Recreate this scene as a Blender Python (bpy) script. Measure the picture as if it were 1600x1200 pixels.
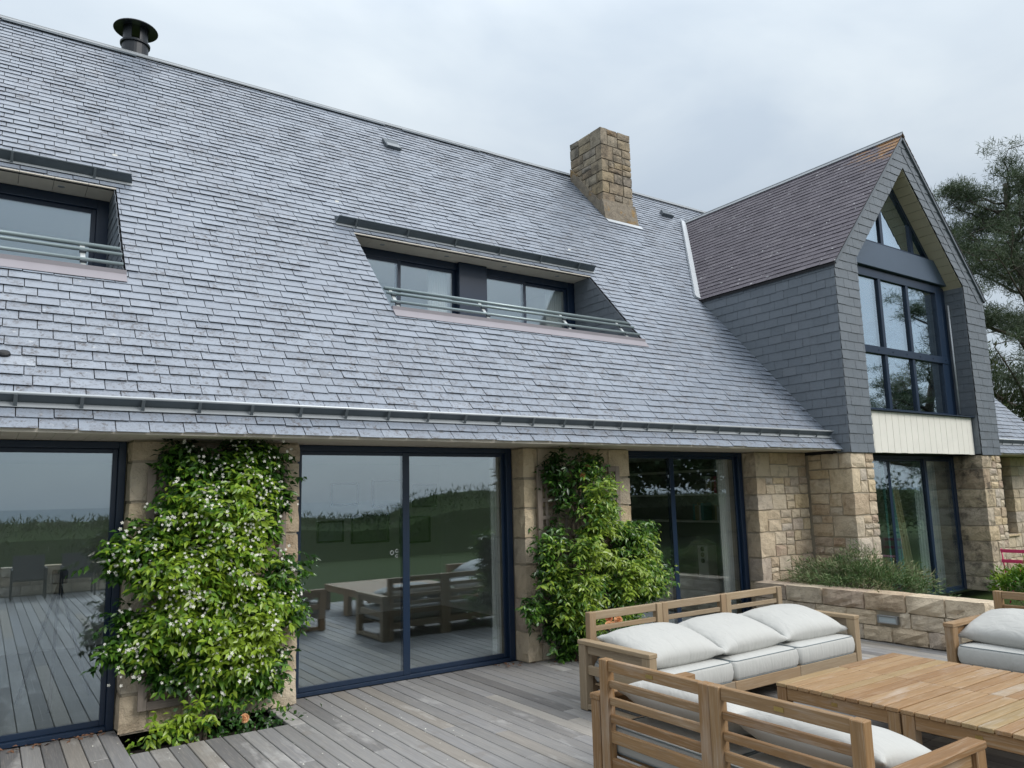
import bpy, math, random
import numpy as np
from mathutils import Vector, Matrix, noise

for o in list(bpy.data.objects):
    bpy.data.objects.remove(o)
S = bpy.context.scene
COL = S.collection
RND = random.Random(7)
NP = np.random.RandomState(11)

# ------------------------------------------------------------------ camera
CAM = Vector((0.1165, -6.8945, 1.7106))
YAW, PIT, ROL = 0.6053, 0.1472, -0.0252
FPX = 1187.3
fw = Vector((math.sin(YAW)*math.cos(PIT), math.cos(YAW)*math.cos(PIT), math.sin(PIT)))
rt0 = Vector((math.cos(YAW), -math.sin(YAW), 0))
up0 = rt0.cross(fw)
rt = rt0*math.cos(ROL)+up0*math.sin(ROL)
up = -rt0*math.sin(ROL)+up0*math.cos(ROL)
cd = bpy.data.cameras.new('camera')
cd.sensor_fit = 'HORIZONTAL'; cd.sensor_width = 36.0
cd.lens = FPX/1600*36
cd.clip_start = 0.05; cd.clip_end = 20000
cam = bpy.data.objects.new('camera', cd); COL.objects.link(cam)
cam.matrix_world = Matrix(((rt.x, up.x, -fw.x, CAM.x), (rt.y, up.y, -fw.y, CAM.y), (rt.z, up.z, -fw.z, CAM.z), (0, 0, 0, 1)))
S.camera = cam
def project(p):
    d = Vector(p)-CAM; z = d.dot(fw)
    return 800+FPX*d.dot(rt)/z, 600-FPX*d.dot(up)/z, z

# ------------------------------------------------------------------ light
SUN_EL, SUN_AZ = math.radians(40), math.radians(150)    # azimuth from +Y clockwise (towards +X): front, a little to the right
W = bpy.data.worlds.new('World'); S.world = W; W.use_nodes = True
nt = W.node_tree; N = nt.nodes; L = nt.links
for n in list(N): N.remove(n)
out = N.new('ShaderNodeOutputWorld'); bg = N.new('ShaderNodeBackground'); bg.inputs['Strength'].default_value = 0.1
sky = N.new('ShaderNodeTexSky'); sky.sky_type = 'NISHITA'; sky.sun_disc = False
sky.sun_elevation = SUN_EL; sky.sun_rotation = SUN_AZ; sky.air_density = 1.0; sky.dust_density = 2.0
tc = N.new('ShaderNodeTexCoord')
sep = N.new('ShaderNodeSeparateXYZ'); L.new(tc.outputs['Generated'], sep.inputs[0])
# overcast layer: brighter overhead, with soft cloud mottling
ramp = N.new('ShaderNodeValToRGB'); L.new(sep.outputs['Z'], ramp.inputs[0])
cr = ramp.color_ramp
cr.elements[0].position = 0.0; cr.elements[0].color = (0.36, 0.41, 0.455, 1)
cr.elements[1].position = 1.0; cr.elements[1].color = (1.34, 1.40, 1.47, 1)
for p_, c_ in ((0.30, (0.385, 0.432, 0.475, 1)), (0.55, (0.54, 0.60, 0.65, 1)), (0.8, (0.98, 1.04, 1.11, 1))):
    e = cr.elements.new(p_); e.color = c_
mp = N.new('ShaderNodeMapping'); mp.inputs['Scale'].default_value = (1.0, 1.0, 2.2)
L.new(tc.outputs['Generated'], mp.inputs[0])
nz = N.new('ShaderNodeTexNoise'); nz.inputs['Scale'].default_value = 2.6; nz.inputs['Detail'].default_value = 5; nz.inputs['Roughness'].default_value = 0.5
nz.inputs['Distortion'].default_value = 0.4
L.new(mp.outputs[0], nz.inputs['Vector'])
cr2 = N.new('ShaderNodeValToRGB'); L.new(nz.outputs['Fac'], cr2.inputs[0])
cr2.color_ramp.elements[0].position = 0.34; cr2.color_ramp.elements[0].color = (0.87, 0.90, 0.945, 1)
cr2.color_ramp.elements[1].position = 0.66; cr2.color_ramp.elements[1].color = (1.17, 1.15, 1.12, 1)
mul = N.new('ShaderNodeMix'); mul.data_type = 'RGBA'; mul.blend_type = 'MULTIPLY'; mul.inputs['Factor'].default_value = 1.0
L.new(ramp.outputs[0], mul.inputs['A']); L.new(cr2.outputs[0], mul.inputs['B'])
sc10 = N.new('ShaderNodeVectorMath'); sc10.operation = 'SCALE'; sc10.inputs['Scale'].default_value = 10.0
L.new(mul.outputs['Result'], sc10.inputs[0])
mix = N.new('ShaderNodeMix'); mix.data_type = 'RGBA'; mix.inputs['Factor'].default_value = 0.9
L.new(sky.outputs[0], mix.inputs['A']); L.new(sc10.outputs[0], mix.inputs['B'])
L.new(mix.outputs['Result'], bg.inputs['Color']); L.new(bg.outputs[0], out.inputs['Surface'])

sd = bpy.data.lights.new('sun', 'SUN'); sd.energy = 1.5; sd.angle = math.radians(30); sd.color = (1.0, 0.965, 0.92)
sun = bpy.data.objects.new('sun', sd); COL.objects.link(sun)
sdir = Vector((math.sin(SUN_AZ)*math.cos(SUN_EL), math.cos(SUN_AZ)*math.cos(SUN_EL), math.sin(SUN_EL)))
sun.rotation_euler = (-sdir).to_track_quat('-Z', 'Y').to_euler(); sun.location = (0, -10, 30)
S.view_settings.view_transform = 'Standard'; S.view_settings.look = 'None'
S.view_settings.gamma = 1; S.view_settings.use_curve_mapping = False
S.view_settings.exposure = 0.60
S.cycles.max_bounces = 8; S.cycles.transparent_max_bounces = 16; S.cycles.caustics_reflective = False; S.cycles.caustics_refractive = False

# ------------------------------------------------------------------ object helpers
def obj(name, data, parent=None, kind=None, label=None, cat=None, group=None):
    o = bpy.data.objects.new(name, data); COL.objects.link(o)
    if parent is not None:
        o.parent = parent
        if parent.type == 'EMPTY':
            o.matrix_parent_inverse = Matrix.Translation(-Vector(parent.location))
    if kind: o['kind'] = kind
    if label: o['label'] = label
    if cat: o['category'] = cat
    if group: o['group'] = group
    return o
def thing(name, label, cat, loc=(0, 0, 0), group=None):
    o = bpy.data.objects.new(name, None); COL.objects.link(o); o.location = loc; o.empty_display_size = 0.1
    o['label'] = label; o['category'] = cat
    if group: o['group'] = group
    return o

class MB:
    def __init__(s): s.v = []; s.f = []; s.t = []
    def add(s, v, f, t=0.0):
        b = len(s.v); s.v += [tuple(p) for p in v]; s.f += [tuple(i+b for i in q) for q in f]; s.t += [t]*len(f)
    def box(s, lo, hi, M=None, t=0.0):
        x0, y0, z0 = lo; x1, y1, z1 = hi
        v = [(x0, y0, z0), (x1, y0, z0), (x1, y1, z0), (x0, y1, z0), (x0, y0, z1), (x1, y0, z1), (x1, y1, z1), (x0, y1, z1)]
        if M is not None: v = [M @ Vector(p) for p in v]
        s.add(v, [(0, 3, 2, 1), (4, 5, 6, 7), (0, 1, 5, 4), (1, 2, 6, 5), (2, 3, 7, 6), (3, 0, 4, 7)], t)
    def cbox(s, lo, hi, c=0.004, M=None, t=0.0):
        """box with chamfered edges"""
        c = min(c, *(0.45*(hi[i]-lo[i]) for i in range(3)))
        v = []; idx = {}
        for sx in (0, 1):
            for sy in (0, 1):
                for sz in (0, 1):
                    base = [hi[0] if sx else lo[0], hi[1] if sy else lo[1], hi[2] if sz else lo[2]]
                    sg = (-1 if sx else 1, -1 if sy else 1, -1 if sz else 1)
                    for a in range(3):     # vertex lying on face of axis a
                        p = [base[i] + (0 if i == a else c*sg[i]) for i in range(3)]
                        idx[(sx, sy, sz, a)] = len(v); v.append(p)
        f = []
        for a in range(3):
            b, d = (a+1) % 3, (a+2) % 3
            for q in (0, 1):
                loop = []
                for (i, j) in ((0, 0), (1, 0), (1, 1), (0, 1)):
                    k = [0, 0, 0]; k[a] = q; k[b] = i; k[d] = j; loop.append(idx[(k[0], k[1], k[2], a)])
                f.append(tuple(loop if q else loop[::-1]))
        for a in range(3):                 # edges along axis a
            b, d = (a+1) % 3, (a+2) % 3
            for i in (0, 1):
                for j in (0, 1):
                    k0 = [0, 0, 0]; k0[b] = i; k0[d] = j; k1 = list(k0); k1[a] = 1
                    q = (idx[(*k0, b)], idx[(*k1, b)], idx[(*k1, d)], idx[(*k0, d)])
                    f.append(q if (i == j) else q[::-1])
        for sx in (0, 1):
            for sy in (0, 1):
                for sz in (0, 1):
                    q = (idx[(sx, sy, sz, 0)], idx[(sx, sy, sz, 1)], idx[(sx, sy, sz, 2)])
                    f.append(q if (sx+sy+sz) % 2 else q[::-1])
        if M is not None: v = [M @ Vector(p) for p in v]
        s.add(v, f, t)
    def tube(s, pts, rad, n=8, t=0.0, cap=True):
        pts = [Vector(p) for p in pts]; rr = rad if isinstance(rad, (list, tuple)) else [rad]*len(pts)
        vs = []; fs = []
        for i, p in enumerate(pts):
            a = pts[max(i-1, 0)]; b = pts[min(i+1, len(pts)-1)]; d = (b-a).normalized()
            q = d.cross(Vector((0, 0, 1)));
            if q.length < 1e-3: q = d.cross(Vector((1, 0, 0)))
            q.normalize(); w = d.cross(q)
            for k in range(n):
                an = 2*math.pi*k/n; vs.append(p+q*math.cos(an)*rr[i]+w*math.sin(an)*rr[i])
        for i in range(len(pts)-1):
            for k in range(n):
                k2 = (k+1) % n; fs.append((i*n+k, i*n+k2, (i+1)*n+k2, (i+1)*n+k))
        if cap:
            fs.append(tuple(range(n))[::-1]); fs.append(tuple((len(pts)-1)*n+k for k in range(n)))
        s.add(vs, fs, t)
    def lathe(s, prof, c, n=24, t=0.0):
        vs = []; fs = []
        for r, z in prof:
            for k in range(n):
                a = 2*math.pi*k/n; vs.append((c[0]+r*math.cos(a), c[1]+r*math.sin(a), c[2]+z))
        m = len(prof)
        for i in range(m-1):
            for k in range(n):
                k2 = (k+1) % n; fs.append((i*n+k, i*n+k2, (i+1)*n+k2, (i+1)*n+k))
        s.add(vs, fs, t)
    def prism(s, poly, ex, t=0.0):
        """poly: list of 3D points; extruded by vector ex"""
        n = len(poly); ex = Vector(ex); p = [Vector(q) for q in poly]
        v = p+[q+ex for q in p]
        f = [tuple(range(n))[::-1], tuple(range(n, 2*n))]+[(i, (i+1) % n, n+(i+1) % n, n+i) for i in range(n)]
        s.add(v, f, t)
    def data(s, name, mat, smooth=False):
        me = bpy.data.meshes.new(name); me.from_pydata(s.v, [], s.f)
        if any(s.t):
            a = me.attributes.new('tint', 'FLOAT', 'FACE'); a.data.foreach_set('value', s.t)
        if mat: me.materials.append(mat)
        if smooth: me.polygons.foreach_set('use_smooth', [True]*len(s.f))
        me.update(); return me
    def build(s, name, mat, parent=None, smooth=False, **k):
        return obj(name, s.data(name, mat, smooth), parent, **k)
def box1(name, lo, hi, mat, parent=None, c=0.0, **k):
    m = MB(); (m.cbox(lo, hi, c) if c else m.box(lo, hi)); return m.build(name, mat, parent, **k)
def fix_normals(me):
    import bmesh
    b = bmesh.new(); b.from_mesh(me); bmesh.ops.recalc_face_normals(b, faces=b.faces); b.to_mesh(me); b.free(); return me

# ------------------------------------------------------------------ material helpers
def newmat(name):
    m = bpy.data.materials.new(name); m.use_nodes = True; t = m.node_tree
    for n in list(t.nodes): t.nodes.remove(n)
    o = t.nodes.new('ShaderNodeOutputMaterial'); p = t.nodes.new('ShaderNodeBsdfPrincipled')
    t.links.new(p.outputs[0], o.inputs['Surface'])
    return m, t, p, o
class G:
    """tiny node graph helper"""
    def __init__(s, t): s.t = t; s.N = t.nodes; s.L = t.links
    def n(s, typ, **k):
        q = s.N.new(typ)
        for a, b in k.items(): setattr(q, a, b)
        return q
    def coord(s, which='Object', scale=(1, 1, 1), loc=(0, 0, 0)):
        c = s.n('ShaderNodeTexCoord'); m = s.n('ShaderNodeMapping'); m.inputs['Scale'].default_value = scale; m.inputs['Location'].default_value = loc
        if which == 'World':
            g = s.n('ShaderNodeNewGeometry'); s.L.new(g.outputs['Position'], m.inputs[0])
        else: s.L.new(c.outputs[which], m.inputs[0])
        return m.outputs[0]
    def rand_offset(s, vec, amt=30.0):
        oi = s.n('ShaderNodeObjectInfo'); ml = s.n('ShaderNodeMath', operation='MULTIPLY'); ml.inputs[1].default_value = amt
        s.L.new(oi.outputs['Random'], ml.inputs[0]); ad = s.n('ShaderNodeVectorMath', operation='ADD')
        s.L.new(vec, ad.inputs[0]); s.L.new(ml.outputs[0], ad.inputs[1]); return ad.outputs[0]
    def rnd(s): return s.n('ShaderNodeObjectInfo').outputs['Random']
    def tint(s): return s.n('ShaderNodeAttribute', attribute_name='tint').outputs['Fac']
    def noise(s, vec, scale, detail=4, rough=0.55, dist=0.0):
        q = s.n('ShaderNodeTexNoise'); q.inputs['Scale'].default_value = scale; q.inputs['Detail'].default_value = detail
        q.inputs['Roughness'].default_value = rough; q.inputs['Distortion'].default_value = dist
        s.L.new(vec, q.inputs['Vector']); return q.outputs['Fac']
    def vor(s, vec, scale, feat='F1'):
        q = s.n('ShaderNodeTexVoronoi', feature=feat); q.inputs['Scale'].default_value = scale; s.L.new(vec, q.inputs['Vector']); return q.outputs['Distance']
    def ramp(s, fac, stops):
        q = s.n('ShaderNodeValToRGB'); s.L.new(fac, q.inputs[0]); e = q.color_ramp.elements
        while len(e) > 1: e.remove(e[-1])
        e[0].position = stops[0][0]; e[0].color = (*stops[0][1], 1)
        for p, c in stops[1:]:
            x = e.new(p); x.color = (*c, 1)
        return q.outputs[0]
    def step(s, fac, a, b):
        q = s.n('ShaderNodeMapRange'); q.inputs['From Min'].default_value = a; q.inputs['From Max'].default_value = b
        s.L.new(fac, q.inputs['Value']); return q.outputs[0]
    def mix(s, fac, a, b, mode='MIX'):
        q = s.n('ShaderNodeMix', data_type='RGBA', blend_type=mode)
        for sock, val in ((q.inputs['Factor'], fac), (q.inputs['A'], a), (q.inputs['B'], b)):
            if hasattr(val, 'links'): s.L.new(val, sock)
            elif isinstance(val, (int, float)): sock.default_value = val
            else: sock.default_value = (*val, 1)
        return q.outputs['Result']
    def math(s, op, a, b=0.0):
        q = s.n('ShaderNodeMath', operation=op)
        for i, val in enumerate((a, b)):
            if hasattr(val, 'links'): s.L.new(val, q.inputs[i])
            else: q.inputs[i].default_value = val
        return q.outputs[0]
    def bump(s, h, strength, dist, p):
        q = s.n('ShaderNodeBump'); q.inputs['Strength'].default_value = strength; q.inputs['Distance'].default_value = dist
        s.L.new(h, q.inputs['Height']); s.L.new(q.outputs[0], p.inputs['Normal'])
def plain(name, col, rough=0.5, metal=0.0, var=0.08, scale=6.0, bump=0.0, spec=0.5):
    m, t, p, o = newmat(name); g = G(t); v = g.coord('World')
    n = g.noise(v, scale, 4); c = g.mix(n, tuple(x*(1-var) for x in col), tuple(min(1, x*(1+var)) for x in col))
    t.links.new(c, p.inputs['Base Color']); p.inputs['Roughness'].default_value = rough; p.inputs['Metallic'].default_value = metal
    p.inputs['Specular IOR Level'].default_value = spec
    if bump: g.bump(g.noise(v, scale*6, 4), bump, 0.01, p)
    return m

def slate_mat(name, cols, rough, lichen, dark_patch, spec=0.6, orange=None, bigscale=1.1):
    m, t, p, o = newmat(name); g = G(t); v = g.coord('World')
    ti = g.tint(); c = g.ramp(ti, cols)
    fine = g.noise(v, 26, 6, 0.7)
    c = g.mix(g.step(fine, 0.3, 0.75), g.mix(0.22, c, (0.02, 0.02, 0.025)), c)
    big = g.noise(v, bigscale, 4, 0.6, 0.4); mid = g.noise(v, 9, 5, 0.72)
    # dark algae mottling
    a = g.math('MULTIPLY', g.step(big, 0.46, 0.68), g.step(mid, 0.47, 0.60))
    a = g.math('MULTIPLY', a, dark_patch*0.55)
    zz = g.n('ShaderNodeSeparateXYZ'); g.L.new(v, zz.inputs[0]); low = g.step(zz.outputs['Z'], 3.9, 2.4)
    pat = g.step(g.math('ADD', g.noise(v, 1.7, 3, 0.6), g.math('MULTIPLY', low, 0.20)), 0.40, 0.60)
    a = g.math('MULTIPLY', a, g.math('ADD', 0.8, g.math('MULTIPLY', low, 0.5)))
    a2 = g.math('MULTIPLY', g.step(g.noise(v, 26, 6, 0.8), 0.49, 0.57), g.math('MULTIPLY', pat, g.step(mid, 0.36, 0.60)))
    a = g.math('MAXIMUM', a, g.math('MULTIPLY', a2, dark_patch*0.95))
    c = g.mix(a, c, (0.075, 0.069, 0.071))
    # pale lichen specks
    l = g.math('MULTIPLY', g.step(g.noise(g.coord('World', (1, 1, 1.6)), 13, 4, 0.7), 0.655, 0.69), lichen)
    c = g.mix(l, c, (0.62, 0.63, 0.62))
    if orange:
        pos = g.n('ShaderNodeNewGeometry').outputs['Position']
        d = g.n('ShaderNodeVectorMath', operation='DISTANCE'); g.L.new(pos, d.inputs[0]); d.inputs[1].default_value = orange
        near = g.step(d.outputs['Value'], 0.95, 0.1)
        no = g.noise(g.coord('World', (1, 0.55, 2.4)), 4.5, 6, 0.75, 0.4)
        om = g.step(g.math('ADD', no, g.math('MULTIPLY', near, 0.22)), 0.66, 0.70)
        om = g.math('MULTIPLY', om, g.step(d.outputs['Value'], 1.5, 1.2))
        c = g.mix(g.math('MULTIPLY', om, 0.75), c, (0.34, 0.17, 0.045))
    t.links.new(c, p.inputs['Base Color'])
    r = g.math('ADD', g.math('MULTIPLY', fine, 0.25), rough); r = g.math('ADD', r, g.math('MULTIPLY', a, 0.3))
    t.links.new(r, p.inputs['Roughness']); p.inputs['Specular IOR Level'].default_value = spec
    g.bump(g.math('ADD', g.math('MULTIPLY', fine, 1.0), g.math('MULTIPLY', mid, 0.8)), 0.35, 0.008, p)
    return m
def stone_mat(name, bright=1.0, soot=0.0, ochre=0.15):
    m, t, p, o = newmat(name); g = G(t); v = g.coord('World'); r = g.rnd(); vr = g.rand_offset(v, 9.0)
    b = bright
    c = g.ramp(r, [(0, (0.32*b, 0.235*b, 0.16*b)), (0.15, (0.43*b, 0.345*b, 0.245*b)), (0.35, (0.48*b, 0.40*b, 0.295*b)), (0.5, (0.37*b, 0.32*b, 0.26*b)), (0.62, (0.51*b, 0.435*b, 0.325*b)), (0.75, (0.46*b, 0.355*b, 0.215*b)), (0.88, (0.39*b, 0.345*b, 0.295*b)), (1, (0.31*b, 0.215*b, 0.155*b))])
    n1 = g.noise(vr, 7, 6, 0.65); n2 = g.noise(vr, 60, 4, 0.7); n3 = g.noise(vr, 170, 2, 0.6)
    c = g.mix(g.step(n1, 0.35, 0.7), c, g.mix(0.45, c, (0.52*b, 0.44*b, 0.32*b)))
    c = g.mix(g.math('MULTIPLY', g.step(n1, 0.50, 0.34), 0.38), c, (0.19*b, 0.15*b, 0.105*b))
    c = g.mix(g.math('MULTIPLY', g.step(n2, 0.62, 0.75), 0.35), c, (0.09, 0.07, 0.055))
    c = g.mix(g.math('MULTIPLY', g.step(n3, 0.55, 0.75), 0.25), c, (0.62, 0.57, 0.48))
    oc = g.math('MULTIPLY', g.step(g.noise(v, 4.2, 4, 0.6), 0.58, 0.68), ochre)
    c = g.mix(oc, c, (0.33, 0.18, 0.03))
    if soot:
        c = g.mix(g.math('MULTIPLY', g.step(g.noise(v, 5, 5, 0.7, 0.3), 0.47, 0.64), soot), c, (0.05, 0.046, 0.042))
    t.links.new(c, p.inputs['Base Color']); p.inputs['Roughness'].default_value = 0.9; p.inputs['Specular IOR Level'].default_value = 0.2
    g.bump(g.math('ADD', g.math('MULTIPLY', n1, 1.6), g.math('MULTIPLY', n2, 0.6)), 0.9, 0.026, p)
    return m
def wood_mat(name, axis, cols, rough=0.6, bleach=0.0, spec=0.3, rings=1.0):
    """grain runs along axis"""
    m, t, p, o = newmat(name); g = G(t); sc = [38, 38, 38]; sc[axis] = 1.6
    v = g.rand_offset(g.coord('World', tuple(sc)), 40.0)
    vw = g.rand_offset(g.coord('World'), 17.0)
    r = g.rnd(); c = g.ramp(r, cols)
    gr = g.noise(v, 1.0, 5, 0.7, 0.6); gf = g.noise(v, 3.2, 3, 0.6)
    c = g.mix(g.math('MULTIPLY', g.step(gr, 0.35, 0.72), 0.55*rings), c, g.mix(0.55, c, (0.05, 0.035, 0.025)))
    c = g.mix(g.math('MULTIPLY', g.step(gf, 0.5, 0.75), 0.25*rings), c, (0.7, 0.62, 0.5))
    if bleach:
        s2 = [3, 3, 3]; s2[axis] = 0.8
        b = g.noise(g.rand_offset(g.coord('World', tuple(s2)), 7.0), 1.0, 5, 0.7)
        c = g.mix(g.math('MULTIPLY', g.step(b, 0.56, 0.74), bleach), c, (0.60, 0.585, 0.56))
        c = g.mix(g.math('MULTIPLY', g.step(g.noise(vw, 2.2, 5, 0.7), 0.6, 0.8), bleach), c, (0.16, 0.13, 0.10))
    t.links.new(c, p.inputs['Base Color']); p.inputs['Roughness'].default_value = rough; p.inputs['Specular IOR Level'].default_value = spec
    g.bump(g.math('ADD', gr, g.math('MULTIPLY', gf, 0.5)), 0.35, 0.003, p)
    return m
def glass_mat(name, tint=(0.97, 0.985, 0.98), k=2.1, base=0.045, wave=0.0):
    m, t, p, o = newmat(name); t.nodes.remove(p); g = G(t)
    tr = g.n('ShaderNodeBsdfTransparent'); tr.inputs[0].default_value = (*tint, 1)
    gl = g.n('ShaderNodeBsdfGlossy'); gl.inputs['Roughness'].default_value = 0.0; gl.inputs['Color'].default_value = (0.77, 0.90, 1.0, 1)
    fr = g.n('ShaderNodeFresnel'); fr.inputs['IOR'].default_value = 1.5
    geo = g.n('ShaderNodeNewGeometry')      # the same coated reflectance seen from either side of the pane
    dt = g.n('ShaderNodeVectorMath', operation='DOT_PRODUCT'); g.L.new(geo.outputs['Incoming'], dt.inputs[0]); g.L.new(geo.outputs['Normal'], dt.inputs[1])
    cs = g.math('ABSOLUTE', dt.outputs['Value']); om = g.math('SUBTRACT', 1.0, cs)
    sch = g.math('ADD', g.math('MULTIPLY', g.math('POWER', om, 5.0), 0.96), 0.04)
    f = g.math('MINIMUM', g.math('ADD', g.math('MULTIPLY', sch, k), base), 0.95)
    if wave:
        b = g.n('ShaderNodeBump'); b.inputs['Strength'].default_value = wave; b.inputs['Distance'].default_value = 0.02
        g.L.new(g.noise(g.coord('World'), 1.3, 2), b.inputs['Height']); g.L.new(b.outputs[0], gl.inputs['Normal'])
    mx = g.n('ShaderNodeMixShader'); g.L.new(f, mx.inputs[0]); g.L.new(tr.outputs[0], mx.inputs[1]); g.L.new(gl.outputs[0], mx.inputs[2])
    g.L.new(mx.outputs[0], o.inputs['Surface']); return m
def leaf_mat(name, stops, trans=0.3, rough=0.35, spec=0.5):
    m, t, p, o = newmat(name); g = G(t); v = g.coord('World')
    c = g.ramp(g.tint(), stops); c = g.mix(g.math('MULTIPLY', g.noise(v, 9, 3), 0.4), c, g.mix(0.5, c, (0.01, 0.02, 0.005)))
    t.links.new(c, p.inputs['Base Color']); p.inputs['Roughness'].default_value = rough; p.inputs['Specular IOR Level'].default_value = spec
    tl = g.n('ShaderNodeBsdfTranslucent'); t.links.new(g.mix(0.5, c, (0.11, 0.21, 0.02)), tl.inputs['Color'])
    mx = g.n('ShaderNodeMixShader'); mx.inputs[0].default_value = trans
    t.links.new(p.outputs[0], mx.inputs[1]); t.links.new(tl.outputs[0], mx.inputs[2]); t.links.new(mx.outputs[0], o.inputs['Surface'])
    return m
def fabric_mat(name, col, folds=1.0):
    m, t, p, o = newmat(name); g = G(t); v = g.coord('World')
    n = g.noise(v, 7, 4); c = g.mix(n, tuple(x*0.93 for x in col), tuple(min(1, x*1.05) for x in col))
    t.links.new(c, p.inputs['Base Color']); p.inputs['Roughness'].default_value = 0.95; p.inputs['Specular IOR Level'].default_value = 0.15
    p.inputs['Sheen Weight'].default_value = 0.15
    wr = g.noise(g.rand_offset(g.coord('World', (1.0, 0.5, 0.22)), 5.0), 15, 3, 0.5, 0.8)
    g.bump(g.math('ADD', g.math('MULTIPLY', wr, folds), g.math('MULTIPLY', g.noise(v, 260, 2), 0.01)), 0.38, 0.03, p)
    return m

M = {}
M['slate'] = slate_mat('slate_weathered', [(0, (0.165, 0.194, 0.238)), (0.35, (0.232, 0.268, 0.322)), (0.6, (0.25, 0.289, 0.346)), (0.85, (0.288, 0.327, 0.384)), (1, (0.355, 0.39, 0.44))], 0.25, 0.30, 1.0, 1.0)
M['slate_wall'] = slate_mat('slate_cladding', [(0, (0.135, 0.158, 0.182)), (0.5, (0.162, 0.187, 0.214)), (1, (0.20, 0.223, 0.248))], 0.42, 0.04, 0.35, 0.45, bigscale=0.6)
M['slate_wing'] = slate_mat('slate_purple', [(0, (0.072, 0.062, 0.078)), (0.5, (0.112, 0.097, 0.117)), (1, (0.165, 0.147, 0.165))], 0.5, 1.0, 0.6, 0.4, orange=(12.0, -0.85, 7.25))
M['underlay'] = plain('roof_underlay', (0.02, 0.02, 0.022), 0.9)
M['stone'] = stone_mat('granite', 1.36, 0.0, 0.12)
M['stone_soot'] = stone_mat('granite_stained', 1.25, 0.75, 0.1)
M['stone_chimney'] = stone_mat('granite_lichen', 0.74, 0.6, 0.22)
M['stone_rough'] = stone_mat('rough_granite', 1.42, 0.12, 0.25)
M['mortar'] = plain('lime_mortar', (0.40, 0.345, 0.265), 0.95, var=0.2, scale=12, bump=0.5, spec=0.1)
M['mortar_dark'] = plain('weathered_mortar', (0.17, 0.145, 0.115), 0.95, var=0.25, scale=9, bump=0.6, spec=0.1)
M['render_skirt'] = stone_mat('mortar_skirt', 0.62, 0.35, 0.6)
M['navy'] = plain('navy_metal', (0.010, 0.024, 0.052), 0.32, 0.0, 0.06, 3, spec=0.5)
M['navy_beam'] = plain('navy_beam', (0.07, 0.10, 0.145), 0.4, 0.0, 0.15, 2, spec=0.5)
M['zinc'] = plain('zinc_light', (0.52, 0.55, 0.57), 0.42, 0.3, 0.12, 8)
M['zinc_rim'] = plain('zinc_rim', (0.66, 0.67, 0.64), 0.45, 0.2, 0.1, 8)
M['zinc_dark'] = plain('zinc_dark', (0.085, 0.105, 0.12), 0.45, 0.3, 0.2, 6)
M['zinc_ridge'] = plain('zinc_ridge', (0.28, 0.30, 0.315), 0.5, 0.25, 0.2, 4)
M['zinc_flange'] = plain('zinc_flange', (0.38, 0.41, 0.43), 0.45, 0.25, 0.15, 6)
M['zinc_grey'] = plain('zinc_grey', (0.24, 0.265, 0.28), 0.45, 0.3, 0.2, 6)
M['zinc_mid'] = plain('zinc_mid', (0.105, 0.125, 0.14), 0.45, 0.3, 0.2, 6)
M['lead'] = plain('lead_flashing', (0.28, 0.262, 0.285), 0.6, 0.1, 0.12, 4)
M['flue'] = plain('black_flue_metal', (0.018, 0.021, 0.026), 0.45, 0.2, 0.2, 5)
M['soffit'] = plain('soffit_board', (0.64, 0.59, 0.51), 0.7, 0, 0.1, 5)
M['soffit_yellow'] = plain('soffit_board_ochre', (0.60, 0.53, 0.40), 0.7, 0, 0.1, 5)
M['white_board'] = plain('white_board', (0.80, 0.775, 0.70), 0.6, 0, 0.08, 4, bump=0.1)
M['plaster'] = plain('white_plaster', (0.80, 0.80, 0.77), 0.9, 0, 0.03, 2)
M['ceil'] = plain('white_ceiling', (0.74, 0.74, 0.72), 0.9, 0, 0.03, 2)
M['glass'] = glass_mat('glass_pane', k=2.2, base=0.13)
M['glass_solar'] = glass_mat('solar_glass_pane', k=2.4, base=0.33)
M['glass_mirror'] = glass_mat('mirror_glass_pane', k=2.4, base=0.52)
M['rail'] = plain('painted_rail', (0.25, 0.31, 0.32), 0.3, 0.3, 0.1, 5)
M['post'] = plain('galvanised_post', (0.5, 0.53, 0.53), 0.4, 0.3, 0.1, 9)
M['deck'] = wood_mat('deck_board', 1, [(0, (0.165, 0.16, 0.158)), (0.25, (0.24, 0.235, 0.23)), (0.5, (0.295, 0.288, 0.28)), (0.75, (0.255, 0.252, 0.254)), (0.9, (0.30, 0.27, 0.23)), (1, (0.42, 0.41, 0.395))], 0.62, 0.7, 0.3, 0.7)
tk = [(0, (0.235, 0.13, 0.056)), (0.35, (0.29, 0.168, 0.075)), (0.7, (0.325, 0.198, 0.094)), (1, (0.27, 0.172, 0.09))]
for a, k in enumerate('xyz'): M['teak_'+k] = wood_mat('teak_grain_'+k, a, tk, 0.55, 0.28, 0.3, 0.95)
tw = [(0, (0.30, 0.205, 0.12)), (0.5, (0.35, 0.26, 0.16)), (1, (0.275, 0.215, 0.15))]
for a, k in enumerate('xyz'): M['weathered_'+k] = wood_mat('weathered_teak_'+k, a, tw, 0.6, 0.25, 0.3, 0.7)
tt = [(0, (0.285, 0.16, 0.072)), (0.4, (0.34, 0.205, 0.097)), (0.8, (0.375, 0.238, 0.12)), (1, (0.335, 0.238, 0.112))]
M['table_x'] = wood_mat('table_teak', 0, tt, 0.5, 0.42, 0.35, 1.0)
for a, k in enumerate('xyz'): M['grey_'+k] = wood_mat('grey_wood_'+k, a, [(0, (0.22, 0.18, 0.15)), (1, (0.30, 0.25, 0.21))], 0.7, 0.2, 0.2, 0.6)
M['fabric'] = fabric_mat('cushion_fabric', (0.465, 0.465, 0.44))
M['piping'] = plain('cushion_piping', (0.16, 0.19, 0.20), 0.8)
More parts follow.
